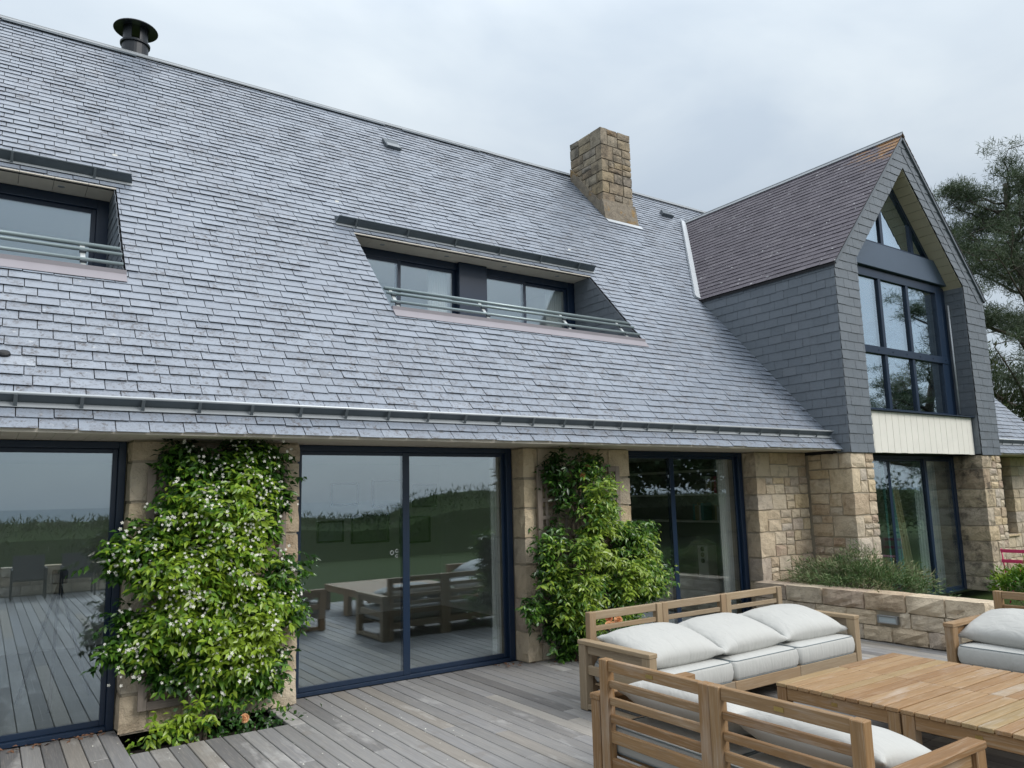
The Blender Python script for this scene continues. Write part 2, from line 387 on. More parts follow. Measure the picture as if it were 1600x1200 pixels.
M['pad'] = plain('seat_pad_underside', (0.16, 0.165, 0.16), 0.9)
M['brass'] = plain('brass_plate', (0.45, 0.33, 0.12), 0.35, 0.8)
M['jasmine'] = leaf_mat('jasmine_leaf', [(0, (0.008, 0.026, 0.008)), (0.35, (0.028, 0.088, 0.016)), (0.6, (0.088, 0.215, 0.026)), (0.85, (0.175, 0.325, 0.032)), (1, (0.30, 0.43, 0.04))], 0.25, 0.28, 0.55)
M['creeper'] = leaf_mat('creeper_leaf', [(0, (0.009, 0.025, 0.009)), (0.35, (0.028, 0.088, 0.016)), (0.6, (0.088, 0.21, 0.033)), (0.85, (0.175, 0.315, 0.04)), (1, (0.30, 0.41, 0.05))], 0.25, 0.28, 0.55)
M['rosemary'] = leaf_mat('rosemary_leaf', [(0, (0.025, 0.05, 0.02)), (0.4, (0.075, 0.14, 0.048)), (0.75, (0.14, 0.215, 0.08)), (1, (0.27, 0.26, 0.15))], 0.12, 0.6, 0.3)
M['pine'] = leaf_mat('pine_needle', [(0, (0.04, 0.06, 0.042)), (0.5, (0.085, 0.115, 0.07)), (1, (0.15, 0.18, 0.10))], 0.1, 0.6, 0.3)
M['scrub'] = leaf_mat('scrub_leaf', [(0, (0.018, 0.032, 0.012)), (0.5, (0.05, 0.075, 0.028)), (1, (0.11, 0.12, 0.055))], 0.15, 0.6, 0.3)
M['twig'] = plain('dry_twig', (0.17, 0.14, 0.10), 0.9, var=0.4, scale=3)
M['bark'] = plain('pine_bark', (0.085, 0.07, 0.055), 0.95, var=0.4, scale=5, bump=0.6)
M['stem'] = plain('woody_stem', (0.13, 0.10, 0.075), 0.9, var=0.3, scale=14)
M['petal'] = plain('white_petal', (0.82, 0.81, 0.72), 0.7, var=0.04)
M['rose'] = plain('apricot_petal', (0.80, 0.44, 0.22), 0.6, var=0.2, scale=30)
M['rose_dry'] = plain('orange_petal', (0.62, 0.22, 0.09), 0.7, var=0.2, scale=30)
M['deadleaf'] = plain('dead_leaf', (0.20, 0.10, 0.055), 0.85, var=0.5, scale=25)
M['soil'] = plain('soil', (0.045, 0.034, 0.026), 0.95, var=0.4, scale=14, bump=0.8)
M['curtain'] = plain('curtain_cloth', (0.88, 0.885, 0.84), 0.9, var=0.05)
M['curtain_teal'] = plain('teal_curtain', (0.10, 0.30, 0.31), 0.9, var=0.1)
M['curtain_straw'] = plain('straw_curtain', (0.42, 0.38, 0.22), 0.9, var=0.1)
M['curtain_sheer'] = plain('sheer_curtain', (0.50, 0.58, 0.56), 0.9, var=0.05)
M['frame_dark'] = plain('dark_picture_frame', (0.022, 0.022, 0.022), 0.4)
M['shelf'] = plain('white_shelf', (0.78, 0.78, 0.72), 0.6)
M['study_grey'] = plain('study_wall_paint', (0.20, 0.21, 0.19), 0.9)
M['pink'] = plain('pink_paint', (0.72, 0.055, 0.17), 0.35, var=0.05)
M['maroon'] = plain('dark_red_paint', (0.16, 0.012, 0.035), 0.35, var=0.05)
M['lens'] = plain('frosted_lens', (0.42, 0.48, 0.50), 0.25)
M['alu'] = plain('brushed_alu', (0.33, 0.34, 0.34), 0.4, 0.6)
M['wicker'] = plain('wicker', (0.30, 0.17, 0.08), 0.7, var=0.4, scale=40)
M['black'] = plain('black_cloth', (0.015, 0.016, 0.018), 0.6)
M['speaker'] = plain('white_lacquer', (0.85, 0.85, 0.82), 0.3, var=0.02)
M['beige'] = plain('beige_plaster', (0.50, 0.47, 0.39), 0.9, var=0.03)
def tile_mat():
    m, t, p, o = newmat('floor_tile'); g = G(t); v = g.coord('World')
    b = g.n('ShaderNodeTexBrick'); b.offset = 0.5; b.inputs['Scale'].default_value = 1.0; b.inputs['Brick Width'].default_value = 0.62; b.inputs['Row Height'].default_value = 0.62
    b.inputs['Mortar Size'].default_value = 0.004; b.inputs['Color1'].default_value = (0.175, 0.175, 0.155, 1); b.inputs['Color2'].default_value = (0.21, 0.205, 0.18, 1); b.inputs['Mortar'].default_value = (0.33, 0.32, 0.29, 1)
    g.L.new(v, b.inputs['Vector']); c = g.mix(g.math('MULTIPLY', g.noise(v, 4, 5), 0.5), b.outputs['Color'], (0.12, 0.12, 0.11))
    g.L.new(c, p.inputs['Base Color']); p.inputs['Roughness'].default_value = 0.45; return m
M['tile'] = tile_mat()
def grass_mat():
    m, t, p, o = newmat('lawn_grass'); g = G(t); v = g.coord('World')
    c = g.mix(g.noise(v, 0.7, 5), (0.035, 0.062, 0.016), (0.07, 0.10, 0.03)); c = g.mix(g.math('MULTIPLY', g.noise(v, 40, 4), 0.5), c, (0.03, 0.06, 0.012))
    g.L.new(c, p.inputs['Base Color']); p.inputs['Roughness'].default_value = 0.9; p.inputs['Specular IOR Level'].default_value = 0.1
    g.bump(g.noise(v, 60, 3), 0.6, 0.05, p); return m
M['grass'] = grass_mat()
def sea_mat():
    m, t, p, o = newmat('sea_water'); g = G(t); v = g.coord('World', (0.06, 0.2, 0.1))
    p.inputs['Base Color'].default_value = (0.035, 0.075, 0.10, 1); p.inputs['Roughness'].default_value = 0.25
    g.bump(g.noise(v, 1.0, 5), 0.5, 1.0, p); return m
M['sea'] = sea_mat()

# ================================================================== HOUSE
AR = math.radians(48.2904); EV = 0.811; ZE = 2.2376; TR = 7.856
Vr = Vector((0, math.cos(AR), math.sin(AR))); Nr = Vector((0, -math.sin(AR), math.cos(AR)))
def R(x, t, n=0.0): return Vector((x, -EV, ZE))+Vr*t+Nr*n
XW0, XW1, YW, ZWE, ZWA = 9.866, 14.307, -0.92, 4.926, 7.385
XM = (XW0+XW1)/2; TW = (ZWA-ZWE)/(XM-XW0); AW = math.atan(TW)
YRIDGE = R(0, TR).y; ZRIDGE = R(0, TR).z

house = thing('house', 'long stone house with grey slate roof, recessed dormers and a gabled glass-fronted wing', 'house', (6, 2, 0))

# ---- shared slate machinery -------------------------------------------------
def clip(poly, h):
    a, b, c = h; outp = []
    n = len(poly)
    for i in range(n):
        p, q = poly[i], poly[(i+1) % n]; dp = a*p[0]+b*p[1]-c; dq = a*q[0]+b*q[1]-c
        if dp <= 0: outp.append(p)
        if (dp < 0 < dq) or (dq < 0 < dp):
            s = dp/(dp-dq); outp.append((p[0]+(q[0]-p[0])*s, p[1]+(q[1]-p[1])*s))
    return outp
def area(p): return 0.5*sum(p[i][0]*p[(i+1) % len(p)][1]-p[(i+1) % len(p)][0]*p[i][1] for i in range(len(p)))
def hp_from_poly(poly):
    """half planes a*x+b*y<=c whose intersection is the convex CCW polygon"""
    H = []
    for i in range(len(poly)):
        p, q = poly[i], poly[(i+1) % len(poly)]; H.append((q[1]-p[1], -(q[0]-p[0]), (q[1]-p[1])*p[0]-(q[0]-p[0])*p[1]))
    return H
PIECES = []
def clad(part, mat, O, U, V, u0, u1, v0, v1, ew, eh, outer=(), holes=(), th=0.008, rise=0.006, gap=0.003, jit=1.0):
    Nn = U.cross(V); k = 0; v = v0
    while v < v1-1e-6:
        u = u0-RND.uniform(0, 0.05)-(ew*0.5 if k % 2 else 0)
        while u < u1:
            w = ew*RND.uniform(0.96, 1.04)
            dv = RND.uniform(-0.0035, 0.0035)*jit; sk = RND.uniform(-0.003, 0.003)*jit
            poly = [(u+gap*0.5, v+dv), (u+w-gap*0.5, v+dv+sk), (u+w-gap*0.5, min(v+eh+0.012, v1)), (u+gap*0.5, min(v+eh+0.012, v1))]
            for h in outer:
                poly = clip(poly, h)
                if len(poly) < 3: break
            polys = [poly] if len(poly) >= 3 else []
            for H in holes:
                nxt = []
                for pl in polys:
                    rest = pl
                    for (a, b, c) in H:
                        o2 = clip(rest, (-a, -b, -c))
                        if len(o2) >= 3 and area(o2) > 2e-4: nxt.append(o2)
                        rest = clip(rest, (a, b, c))
                        if len(rest) < 3: break
                polys = nxt
            ti = min(1, max(0.001, RND.gauss(0.45, 0.13)+(0.3*RND.random() if RND.random() < 0.06 else 0))); jl = RND.uniform(0, 0.005)*jit
            for pl in polys:
                if area(pl) < 2e-4: continue
                top = [O+U*a+V*b+Nn*(0.003+th+(rise+jl)*max(0, 1-(b-v)/eh)) for a, b in pl]
                PIECES.append((part, mat, top, Nn, 0.0045, ti))
            u += w
        v += eh; k += 1

# ---- main roof ----------------------------------------------------------------
DORM = [(-2.8, 1.05), (3.69, 7.52)]
HT0, HT1 = 2.06, 3.70
m = MB()
xs = [-4.0, DORM[0][0], DORM[0][1], DORM[1][0], DORM[1][1], 9.93, 14.25, 17.2]; ts = [0.04, HT0, HT1, TR]
for j in range(3):
    for i in range(len(xs)-1):
        if j == 1 and (xs[i], xs[i+1]) in DORM: continue
        if xs[i] == 9.93 and j < 2: continue
        p = [R(xs[i], ts[j]), R(xs[i+1], ts[j]), R(xs[i+1], ts[j+1]), R(xs[i], ts[j+1])]
        m.prism(p, -Nr*0.03)
Yb = 2*YRIDGE+EV
m.prism([Vector((-4, Yb, ZE)), Vector((-4, YRIDGE, ZRIDGE)), Vector((17.2, YRIDGE, ZRIDGE)), Vector((17.2, Yb, ZE))], (0, -0.02, -0.03))
roof = m.build('roof', M['underlay'], house)
wing_hole = hp_from_poly([(9.93, -1), (14.24, -1), (14.24, 3.62), (XM, 6.80), (9.93, 3.62)])
clad(roof, M['slate'], R(0, 0), Vector((1, 0, 0)), Vr, -4.0, 17.2, 0.0, TR-0.02, 0.232, 0.1125,
     outer=[(1, 0, 17.2), (-1, 0, 4.0)],
     holes=[hp_from_poly([(a, HT0-0.09), (b, HT0-0.09), (b, HT1), (a, HT1)]) for a, b in DORM]+[wing_hole], th=0.005, rise=0.0078, gap=0.0065, jit=1.7)
# ridge cap in lengths
for k in range(11):
    xa = -4+k*1.93; xb = min(xa+1.95, 17.25); dz = 0.002*(k % 2)
    mm = MB()
    for s in (-1, 1):
        a = Vector((0, YRIDGE, ZRIDGE+0.045+dz)); b = Vector((0, YRIDGE+s*0.062, ZRIDGE+0.045+dz-0.062*math.tan(AR)*0.9))
        q = [a+Vector((xa, 0, 0)), a+Vector((xb, 0, 0)), b+Vector((xb, 0, 0)), b+Vector((xa, 0, 0))]
        mm.prism(q if s > 0 else q[::-1], (0, s*0.004, 0.012))
    mm.tube([(xa, YRIDGE, ZRIDGE+0.054+dz), (xb, YRIDGE, ZRIDGE+0.054+dz)], 0.011, 8)
    obj('ridge_cap', fix_normals(mm.data('ridge_cap', M['zinc_ridge'])), house)
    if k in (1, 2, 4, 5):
        hb = MB(); hb.prism([R(xa+0.05, TR-0.10, 0.034), R(xb-0.3, TR-0.10, 0.034), R(xb-0.3, TR-0.03, 0.036), R(xa+0.05, TR-0.03, 0.036)], Nr*0.006); obj('ridge_shadow_strip', fix_normals(hb.data('ridge_shadow_strip', M['zinc_dark'])), house)  # dark strip laid in for the shadow below the ridge cap
# eave gutter standing on the slates
def gutter(x0, x1, t, hgt, name, close=0.0, dark=True):
    g = MB(); a = R(0, t, 0.018); n = (Nr*0.9+Vector((0, -0.35, 0.25))).normalized()
    top = n*hgt
    if close:      # ends die into the slates
        p0 = [R(x0, t, 0.018), R(x1, t, 0.018), R(x1-0.02, t, 0.018)+top, R(x0+0.02, t, 0.018)+top]
        g.prism(p0, -Vr*0.006)
        for (xx, dx) in ((x0, 0.02), (x1, -0.02)):
            g.prism([R(xx, t, 0.018), R(xx+dx, t, 0.018)+top, R(xx+dx, t+hgt*1.35, 0.03)], (0.004*(1 if dx > 0 else -1), 0, 0))
    else:
        g.prism([R(x0, t, 0.018), R(x1, t, 0.018), R(x1, t, 0.018)+top, R(x0, t, 0.018)+top], -Vr*0.006)
    go = obj(name, fix_normals(g.data(name, M['zinc_dark'])), house)
    r = MB(); r.tube([R(x0+close*0.02, t, 0.018)+top, R(x1-close*0.02, t, 0.018)+top], 0.011, 8)
    r.build('rim', M['zinc'] if not close else M['zinc_dark'], go, smooth=True)
    f = MB(); f.prism([R(x0, t-0.055, 0.022), R(x1, t-0.055, 0.022), R(x1, t+0.01, 0.020), R(x0, t+0.01, 0.020)], Nr*0.004)
    obj('flange', fix_normals(f.data('flange', M['zinc_flange'])), go)
    x = x0+0.25
    while x < x1-0.1:
        b = MB(); q = [R(x-0.012, t-0.045, 0.028), R(x+0.012, t-0.045, 0.028), R(x+0.012, t-0.012, 0.018)+top, R(x-0.012, t-0.012, 0.018)+top]
        b.prism(q, -Vr*0.006)
        obj('bracket', fix_normals(b.data('bracket', M['zinc_mid'] if not close else M['zinc_mid'])), go); x += 0.40 if not close else 0.72
    return go
gutter(-4, 9.82, 0.262, 0.088, 'gutter')
gutter(14.32, 17.15, 0.262, 0.088, 'gutter')
for a, b in DORM: gutter(a-0.2, b+0.16, 3.855, 0.105, 'dormer_gutter', close=1.0)
# soffit boards under the eave
sb = MB(); x = -4.0
while x < 17.1:
    if not (9.8 < x < 14.2): sb.box((x, -0.775, 2.236), (x+0.107, 0.12, 2.25))
    x += 0.11
sb.build('soffit_board', M['soffit'], house, kind='stuff')
fb = MB(); fb.box((-4, -0.79, 2.228), (9.85, -0.772, 2.262)); fb.box((14.32, -0.79, 2.228), (17.2, -0.772, 2.262)); fb.build('fascia', M['soffit'], house)

# ---- dormers -------------------------------------------------------------------
ZS, ZB = R(0, HT1).z-0.01, 3.52
YT, YWIN = R(0, HT1).y, 2.03
def frame_rect(mb, x0, x1, z0, z1, w, y0, y1, wb=None, wt=None):
    wb = w if wb is None else wb; wt = w if wt is None else wt
    mb.cbox((x0, y0, z0), (x0+w, y1, z1), 0.003); mb.cbox((x1-w, y0, z0), (x1, y1, z1), 0.003)
    mb.cbox((x0+w, y0+0.001, z0), (x1-w, y1, z0+wb), 0.003); mb.cbox((x0+w, y0+0.001, z1-wt), (x1-w, y1, z1), 0.003)
def pane(x0, x1, z0, z1, y, parent, mat='glass'):
    return box1('pane', (x0, y, z0), (x1, y+0.022, z1), M[mat], parent)
for di, (a, b) in enumerate(DORM):
    yr = lambda z: -EV+(z-ZE)/math.tan(AR)
    dorm = box1('dormer', (a, yr(ZB)+0.05, ZB-0.05), (b, YWIN+0.09, ZB-0.004), M['zinc'], house)     # unseen floor of the recess, made pale to bounce light onto its ceiling
    for xx, dx in ((a, -0.06), (b, 0.06)):
        d = MB(); d.prism([(xx, yr(ZB)+0.02, ZB), (xx, YWIN+0.1, ZB), (xx, YWIN+0.1, ZS), (xx, yr(ZS)+0.02, ZS)], (dx, 0, 0))
        obj('cheek', fix_normals(d.data('cheek', M['underlay'])), dorm)
    # lead sill folded over the lower edge
    sl = MB(); prof = [R(0, HT0-0.125, 0.024), R(0, HT0-0.01, 0.026), R(0, HT0+0.015, 0.055), Vector((0, R(0, HT0).y+0.16, R(0, HT0).z+0.055)), Vector((0, R(0, HT0).y+0.16, ZB)), R(0, HT0-0.05, -0.02)]
    poly = [(a, p.y, p.z) for p in prof]; sl.prism(poly, (b-a, 0, 0))
    obj('sill_flashing', fix_normals(sl.data('sill_flashing', M['lead'])), dorm)
    # ceiling boards
    n = int((b-a)/0.30)
    for k in range(n+1):
        x0 = a+k*0.30; x1 = min(x0+0.296, b)
        if x1-x0 < 0.02: continue
        box1('soffit_board', (x0, YT-0.02, ZS), (x1, YWIN, ZS+0.012), M['soffit'], dorm)
    for k in range(4):
        l = MB(); cx = a+(b-a)*(k+0.5)/4; l.lathe([(0.0, -0.004), (0.028, -0.004), (0.034, 0.0)], (cx, (YT+YWIN)/2, ZS), 14); l.build('downlight', M['alu'], dorm)
    clad(dorm, M['slate_wall'], Vector((b-0.004, 0, 0)), Vector((0, -1, 0)), Vector((0, 0, 1)), -YWIN, -0.4, ZB, ZS, 0.24, 0.115,
         outer=[(-1, 0, YWIN-0.02), (1.0, 1/math.tan(AR), -(yr(0)+0.01)), (0, 1, ZS)], th=0.006, rise=0.004)
    # window band
    wd = MB(); frame_rect(wd, a, b, ZB, ZS-0.002, 0.13, YWIN, YWIN+0.08, wb=0.08, wt=0.10)
    pil = (a+(b-a)*0.445, a+(b-a)*0.565)
    wd.cbox((pil[0], YWIN-0.07, ZB), (pil[1], YWIN+0.079, ZS-0.004), 0.004)
    wo = wd.build('window', M['navy'], house)
    for (w0, w1) in ((a+0.13, pil[0]), (pil[1], b-0.13)):
        mid = w0+(w1-w0)*(0.43 if w0 < pil[0] else (0.46 if di else 0.25))
        for (s0, s1, yy) in ((w0, mid+0.035, 0.012), (mid-0.035, w1, 0.04)):
            s = MB(); frame_rect(s, s0, s1, ZB+0.08, ZS-0.102, 0.05, YWIN+yy, YWIN+yy+0.026); s.build('sash', M['navy'], wo)
            pane(s0+0.05, s1-0.05, ZB+0.13, ZS-0.152, YWIN+yy+0.003, wo)
    # railing in the plane of the roof
    rp = MB(); rp.tube([R(a+0.03, 2.475, 0.02), R(b-0.03, 2.475, 0.02)], 0.021, 10); railing = rp.build('railing', M['rail'], house, smooth=True)
    for t_, r_ in ((2.36, 0.017), (2.195, 0.017)):
        q = MB(); q.tube([R(a+0.02, t_, 0.035), R(b-0.02, t_, 0.035)], r_, 10); q.build('rail', M['rail'], railing, smooth=True)
    for px in ((a+0.10), (a+1.30), (a+2.56), (b-0.27 if di else b-0.34)):
        q = MB(); q.prism([R(px-0.02, 2.05, 0.004), R(px+0.02, 2.05, 0.004), R(px+0.02, 2.465, 0.004), R(px-0.02, 2.465, 0.004)], Nr*0.01); obj('post', fix_normals(q.data('post', M['post'])), railing)
        for t_ in (2.36, 2.195):
            c = MB(); c.prism([R(px-0.028, t_-0.03, 0.012), R(px+0.028, t_-0.03, 0.012), R(px+0.028, t_-0.012, 0.012), R(px-0.028, t_-0.012, 0.012)], Nr*0.03); obj('clamp', fix_normals(c.data('clamp', M['zinc_dark'])), railing)
    # room behind
    rm = MB()
    rm.box((a+0.0, 3.6, ZB-0.4), (b, 3.65, ZS+0.6)); rm.box((a-0.05, YWIN+0.11, ZB-0.4), (a, 3.6, ZS+0.6)); rm.box((b, YWIN+0.11, ZB-0.4), (b+0.05, 3.6, ZS+0.6))
    rm.box((a, YWIN+0.1, ZB-0.02), (b, 3.6, ZB)); rm.box((a, YWIN+0.1, ZS+0.02), (b, 3.6, ZS+0.06))
    rm.build('upper_room', M['plaster'], house)

# ---- front wall of the main house -----------------------------------------------
YP = -0.225
PIERS = [(1.05, 2.42), (4.85, 6.40), (8.715, 9.87)]
WALLS = [box1('wall', (a+0.02, YP+0.022, 0), (b-0.02, 0.3, 2.235), M['mortar'], house) for a, b in PIERS]
q = MB(); q.prism([(x, YP+0.022, z) for x, z in ((14.30, 0), (17.18, 0), (17.18, 2.235), (16.36, 2.235), (16.36, 0.76), (15.88, 0.76), (15.88, 2.235), (14.30, 2.235))], (0, 0.52, 0))
wall_r = obj('wall', fix_normals(q.data('wall', M['mortar'])), house)
box1('wall', (-4.2, YP, 0), (-2.82, 0.3, 2.235), M['mortar'], house)

def rock(lo, hi, amp=0.012, rnd=0.02, seg=3, skip=(), soft=0.6):
    """a rock-faced block: a cube grid with worn corners and uneven faces"""
    lo = Vector(lo); hi = Vector(hi); sz = hi-lo; idx = {}; vs = []; fs = []
    off = Vector((RND.uniform(0, 50), RND.uniform(0, 50), RND.uniform(0, 50)))
    amp = min(amp*soft, 0.16*min(sz)); rnd = min(rnd, 0.18*min(sz))
    def vid(i, j, k):
        if (i, j, k) not in idx:
            f = [i/seg, j/seg, k/seg]
            p = Vector((lo[q]+sz[q]*f[q] for q in range(3)))
            ends = [q for q in range(3) if f[q] in (0.0, 1.0)]
            if len(ends) >= 2:
                for q in ends: p[q] += rnd*RND.uniform(0.1, 0.65)*(1 if f[q] == 0 else -1)
            else:
                q = ends[0]; p[q] += (noise.noise(p*4+off)*amp*1.6+RND.uniform(-0.4, 0.9)*amp)*(-1 if f[q] == 0 else 1)
            for q in range(3):
                if q not in ends: p[q] += RND.uniform(-0.12, 0.12)*sz[q]/seg
            idx[(i, j, k)] = len(vs); vs.append(p)
        return idx[(i, j, k)]
    for ax in range(3):
        b, c = (ax+1) % 3, (ax+2) % 3
        for e_ in (0, seg):
            if (ax, e_ > 0) in skip: continue
            for u in range(seg):
                for v in range(seg):
                    q = []
                    for (du, dv) in ((0, 0), (1, 0), (1, 1), (0, 1)):
                        k = [0, 0, 0]; k[ax] = e_; k[b] = u+du; k[c] = v+dv; q.append(vid(*k))
                    fs.append(tuple(q if e_ else q[::-1]))
    me = bpy.data.meshes.new('stone'); me.from_pydata(vs, [], fs); return me
def put_stone(lo, hi, mat, parent, amp=0.012, rnd=0.018, seg=3, skip=(), flat=False):
    me = rock(lo, hi, amp, rnd, seg, skip)
    if flat:
        for v_ in me.vertices:
            if v_.co.z > hi[2]-0.035: v_.co.z = hi[2]-RND.uniform(0, 0.006)
    me.materials.append(mat); return obj('stone', me, parent)
def course_heights(z0, z1, h0, h1):
    hs = []; z = z0
    while z1-z > h1*1.3:
        h = RND.uniform(h0, h1); hs.append((z, z+h)); z += h
    hs.append((z, z1)); return hs
def row(u0, u1, w0, w1):
    r = []; u = u0
    while u1-u > w1*1.35:
        w = RND.uniform(w0, w1); r.append((u, u+w)); u += w
    r.append((u, u1)); return r
J = 0.009
def rub(u0, u1, v0, v1, wmin, wmax, hmin, hmax):
    """squared rubble: split a rectangle at random into stones"""
    w, h = u1-u0, v1-v0
    if w > wmax or (w > 2.4*h and w > 2.2*wmin and RND.random() < 0.8):
        f = RND.uniform(0.36, 0.64); m_ = u0+w*f; return rub(u0, m_, v0, v1, wmin, wmax, hmin, hmax)+rub(m_, u1, v0, v1, wmin, wmax, hmin, hmax)
    if h > hmax or (h > 2.1*hmin and RND.random() < 0.45):
        f = RND.uniform(0.36, 0.64); m_ = v0+h*f; return rub(u0, u1, v0, m_, wmin, wmax, hmin, hmax)+rub(u0, u1, m_, v1, wmin, wmax, hmin, hmax)
    return [(u0, u1, v0, v1)]
def stone_row_x(x0, x1, y0, y1, z0, z1, mat, parent, w0, w1, amp=0.012, split=0.25):
    for a, b in row(x0, x1, w0, w1):
        if z1-z0 > 0.17 and b-a < 0.4 and RND.random() < split:
            zm = z0+(z1-z0)*RND.uniform(0.4, 0.6)
            put_stone((a+J/2, y0, z0+J/2), (b-J/2, y1, zm-J/2), mat, parent, amp, skip=((1, True),))
            put_stone((a+J/2, y0, zm+J/2), (b-J/2, y1, z1-J/2), mat, parent, amp, skip=((1, True),))
        else: put_stone((a+J/2, y0, z0+J/2), (b-J/2, y1, z1-J/2), mat, parent, amp, skip=((1, True),))
# two big-quoined piers between the doors
for (a, b), wall in zip(PIERS[:2], WALLS):
    for ci, (z0, z1) in enumerate(course_heights(0.0, 2.23, 0.24, 0.36)):
        ql = 0.34 if ci % 2 else 0.20; qr = 0.20 if ci % 2 else 0.33
        put_stone((a, YP, z0+J/2), (a+ql, 0.0, z1-J/2), M['stone'], wall, 0.014, 0.022)
        put_stone((b-qr, YP, z0+J/2), (b, 0.0, z1-J/2), M['stone'], wall, 0.014, 0.022)
        stone_row_x(a+ql, b-qr, YP+0.004, -0.05, z0, z1, M['stone'], wall, 0.22, 0.46)
wall = WALLS[2]
# third pier: quoin on its left edge, small coursed stones to the wing
for ci, (z0, z1) in enumerate(course_heights(0.0, 2.23, 0.20, 0.34)):
    ql = 0.32 if ci % 2 else 0.20
    put_stone((8.715, YP, z0+J/2), (8.715+ql, 0.0, z1-J/2), M['stone'], wall, 0.014, 0.02)
    for a, b, c, d in rub(8.715+ql, 9.86, z0, z1, 0.12, 0.42, 0.08, 0.22): put_stone((a+J/2, YP+0.004+RND.uniform(-0.006, 0.006), c+J/2), (b-J/2, -0.05, d-J/2), M['stone'], wall, 0.012, 0.016, skip=((1, True),))
wall = wall_r
# stretch to the right of the wing, round the narrow window
for (z0, z1) in course_heights(0.0, 2.23, 0.16, 0.26):
    if z1 < 0.80:
        stone_row_x(14.3, 17.16, YP+0.004, -0.05, z0, z1, M['stone'], wall, 0.22, 0.5)
    else:
        stone_row_x(14.3, 15.9, YP+0.004, -0.05, z0, z1, M['stone'], wall, 0.3, 0.6)
        stone_row_x(16.34, 17.16, YP+0.004, -0.05, z0, z1, M['stone'], wall, 0.22, 0.5)
wn = MB(); frame_rect(wn, 15.9, 16.34, 0.775, 2.225, 0.09, 0.0, 0.08); wno = wn.build('window', M['navy'], house)
pane(15.99, 16.25, 0.865, 2.135, 0.03, wno)
box1('sill', (15.86, YP-0.03, 0.745), (16.38, 0.0, 0.775), M['stone'], wno, 0.004)

def sliding_door(x0, x1, mull, y=0.0, z1=2.232, left=0.06, right=0.06, topw=0.055):
    d = MB()
    d.cbox((x0, y, 0.0), (x0+left, y+0.11, z1), 0.003); d.cbox((x1-right, y, 0.0), (x1, y+0.11, z1), 0.003)
    d.cbox((x0+left, y+0.001, z1-topw), (x1-right, y+0.11, z1), 0.003); d.cbox((x0+left, y-0.004, 0.0), (x1-right, y+0.11, 0.035), 0.003)
    do = d.build('sliding_door', M['navy'], house)
    ed = [x0+left]+[q for q in mull]+[x1-right]
    for i in range(len(ed)-1):
        yy = y+0.014+(0.034 if i % 2 else 0.0)
        a = ed[i]-(0.038 if i else 0); b = ed[i+1]+(0.038 if i < len(ed)-2 else 0)
        s = MB(); wl = 0.036 if i == 0 else 0.076; wr = 0.076 if i < len(ed)-2 else 0.04
        s.cbox((a, yy, 0.036), (a+wl, yy+0.03, z1-topw-0.001), 0.003); s.cbox((b-wr, yy, 0.036), (b, yy+0.03, z1-topw-0.001), 0.003)
        s.cbox((a+wl, yy+0.001, 0.036), (b-wr, yy+0.03, 0.08), 0.003); s.cbox((a+wl, yy+0.001, z1-topw-0.036), (b-wr, yy+0.03, z1-topw-0.001), 0.003)
        s.build('sash', M['navy'], do)
        pane(a+wl, b-wr, 0.08, z1-topw-0.036, yy+0.004, do)
    return do
sliding_door(-2.82, 1.05, [-0.88], right=0.055)
d2 = sliding_door(2.42, 4.85, [3.58], right=0.07)
sliding_door(6.40, 8.715, [7.35], right=0.08)
# small ring stickers on the second door's glass
for (sx, sz, r_) in ((3.425, 1.20, 0.020), (3.478, 1.215, 0.017), (3.476, 1.165, 0.015)):
    s = MB(); n = 18
    for k in range(n):
        a0 = 2*math.pi*k/n; a1 = 2*math.pi*(k+1)/n
        if r_ < 0.019 and k in (0, 1, n-1): continue
        q = [(sx+math.cos(a)*rr, 0.0155, sz+math.sin(a)*rr) for a, rr in ((a0, r_), (a1, r_), (a1, r_*0.78), (a0, r_*0.78))]
        s.prism(q, (0, -0.001, 0))
    s.build('ring_sticker', M['zinc'], d2)

# ---- wing --------------------------------------------------------------------------
wl = MB()     # stone carcass of the ground floor
wl.box((XW0+0.022, YW+0.022, 0), (10.41, 0.28, 2.20)); wing_wall = wl.build('wing_wall', M['mortar'], house)
wing_wall_l = wing_wall; wing_wall_r = box1('wing_wall', (13.66, YW+0.022, 0), (XW1-0.02, 0.28, 2.20), M['mortar'], house)
for ci, (z0, z1) in enumerate(course_heights(0.0, 2.20, 0.17, 0.34)):
    wing_wall = wing_wall_l; lx = 0.36 if ci % 2 else 0.20; ly = 0.20 if ci % 2 else 0.36
    put_stone((XW0, YW, z0+J/2), (XW0+lx, YW+ly, z1-J/2), M['stone'], wing_wall, 0.016, 0.022)
    for a, b, c, d in rub(XW0+lx, 10.43, z0, z1, 0.10, 0.34, 0.08, 0.26): put_stone((a+J/2, YW+RND.uniform(-0.004, 0.008), c+J/2), (b-J/2, YW+0.40, d-J/2), M['stone'], wing_wall, 0.014)
    for a, b, c, d in rub(YW+ly, YP-0.01, z0, z1, 0.13, 0.46, 0.09, 0.26): put_stone((XW0+RND.uniform(-0.004, 0.01), a+J/2, c+J/2), (XW0+0.2, b-J/2, d-J/2), M['stone'], wing_wall, 0.018, skip=((0, True),))
    lx = 0.34 if ci % 2 else 0.24; wing_wall = wing_wall_r
    put_stone((13.64, YW, z0+J/2), (13.64+lx, -0.45, z1-J/2), M['stone_soot'], wing_wall, 0.016, 0.022)
    for a, b, c, d in rub(13.64+lx, XW1, z0, z1, 0.11, 0.30, 0.09, 0.24): put_stone((a+J/2, YW+RND.uniform(-0.004, 0.008), c+J/2), (b-J/2, YW+0.3, d-J/2), M['stone'], wing_wall, 0.014)

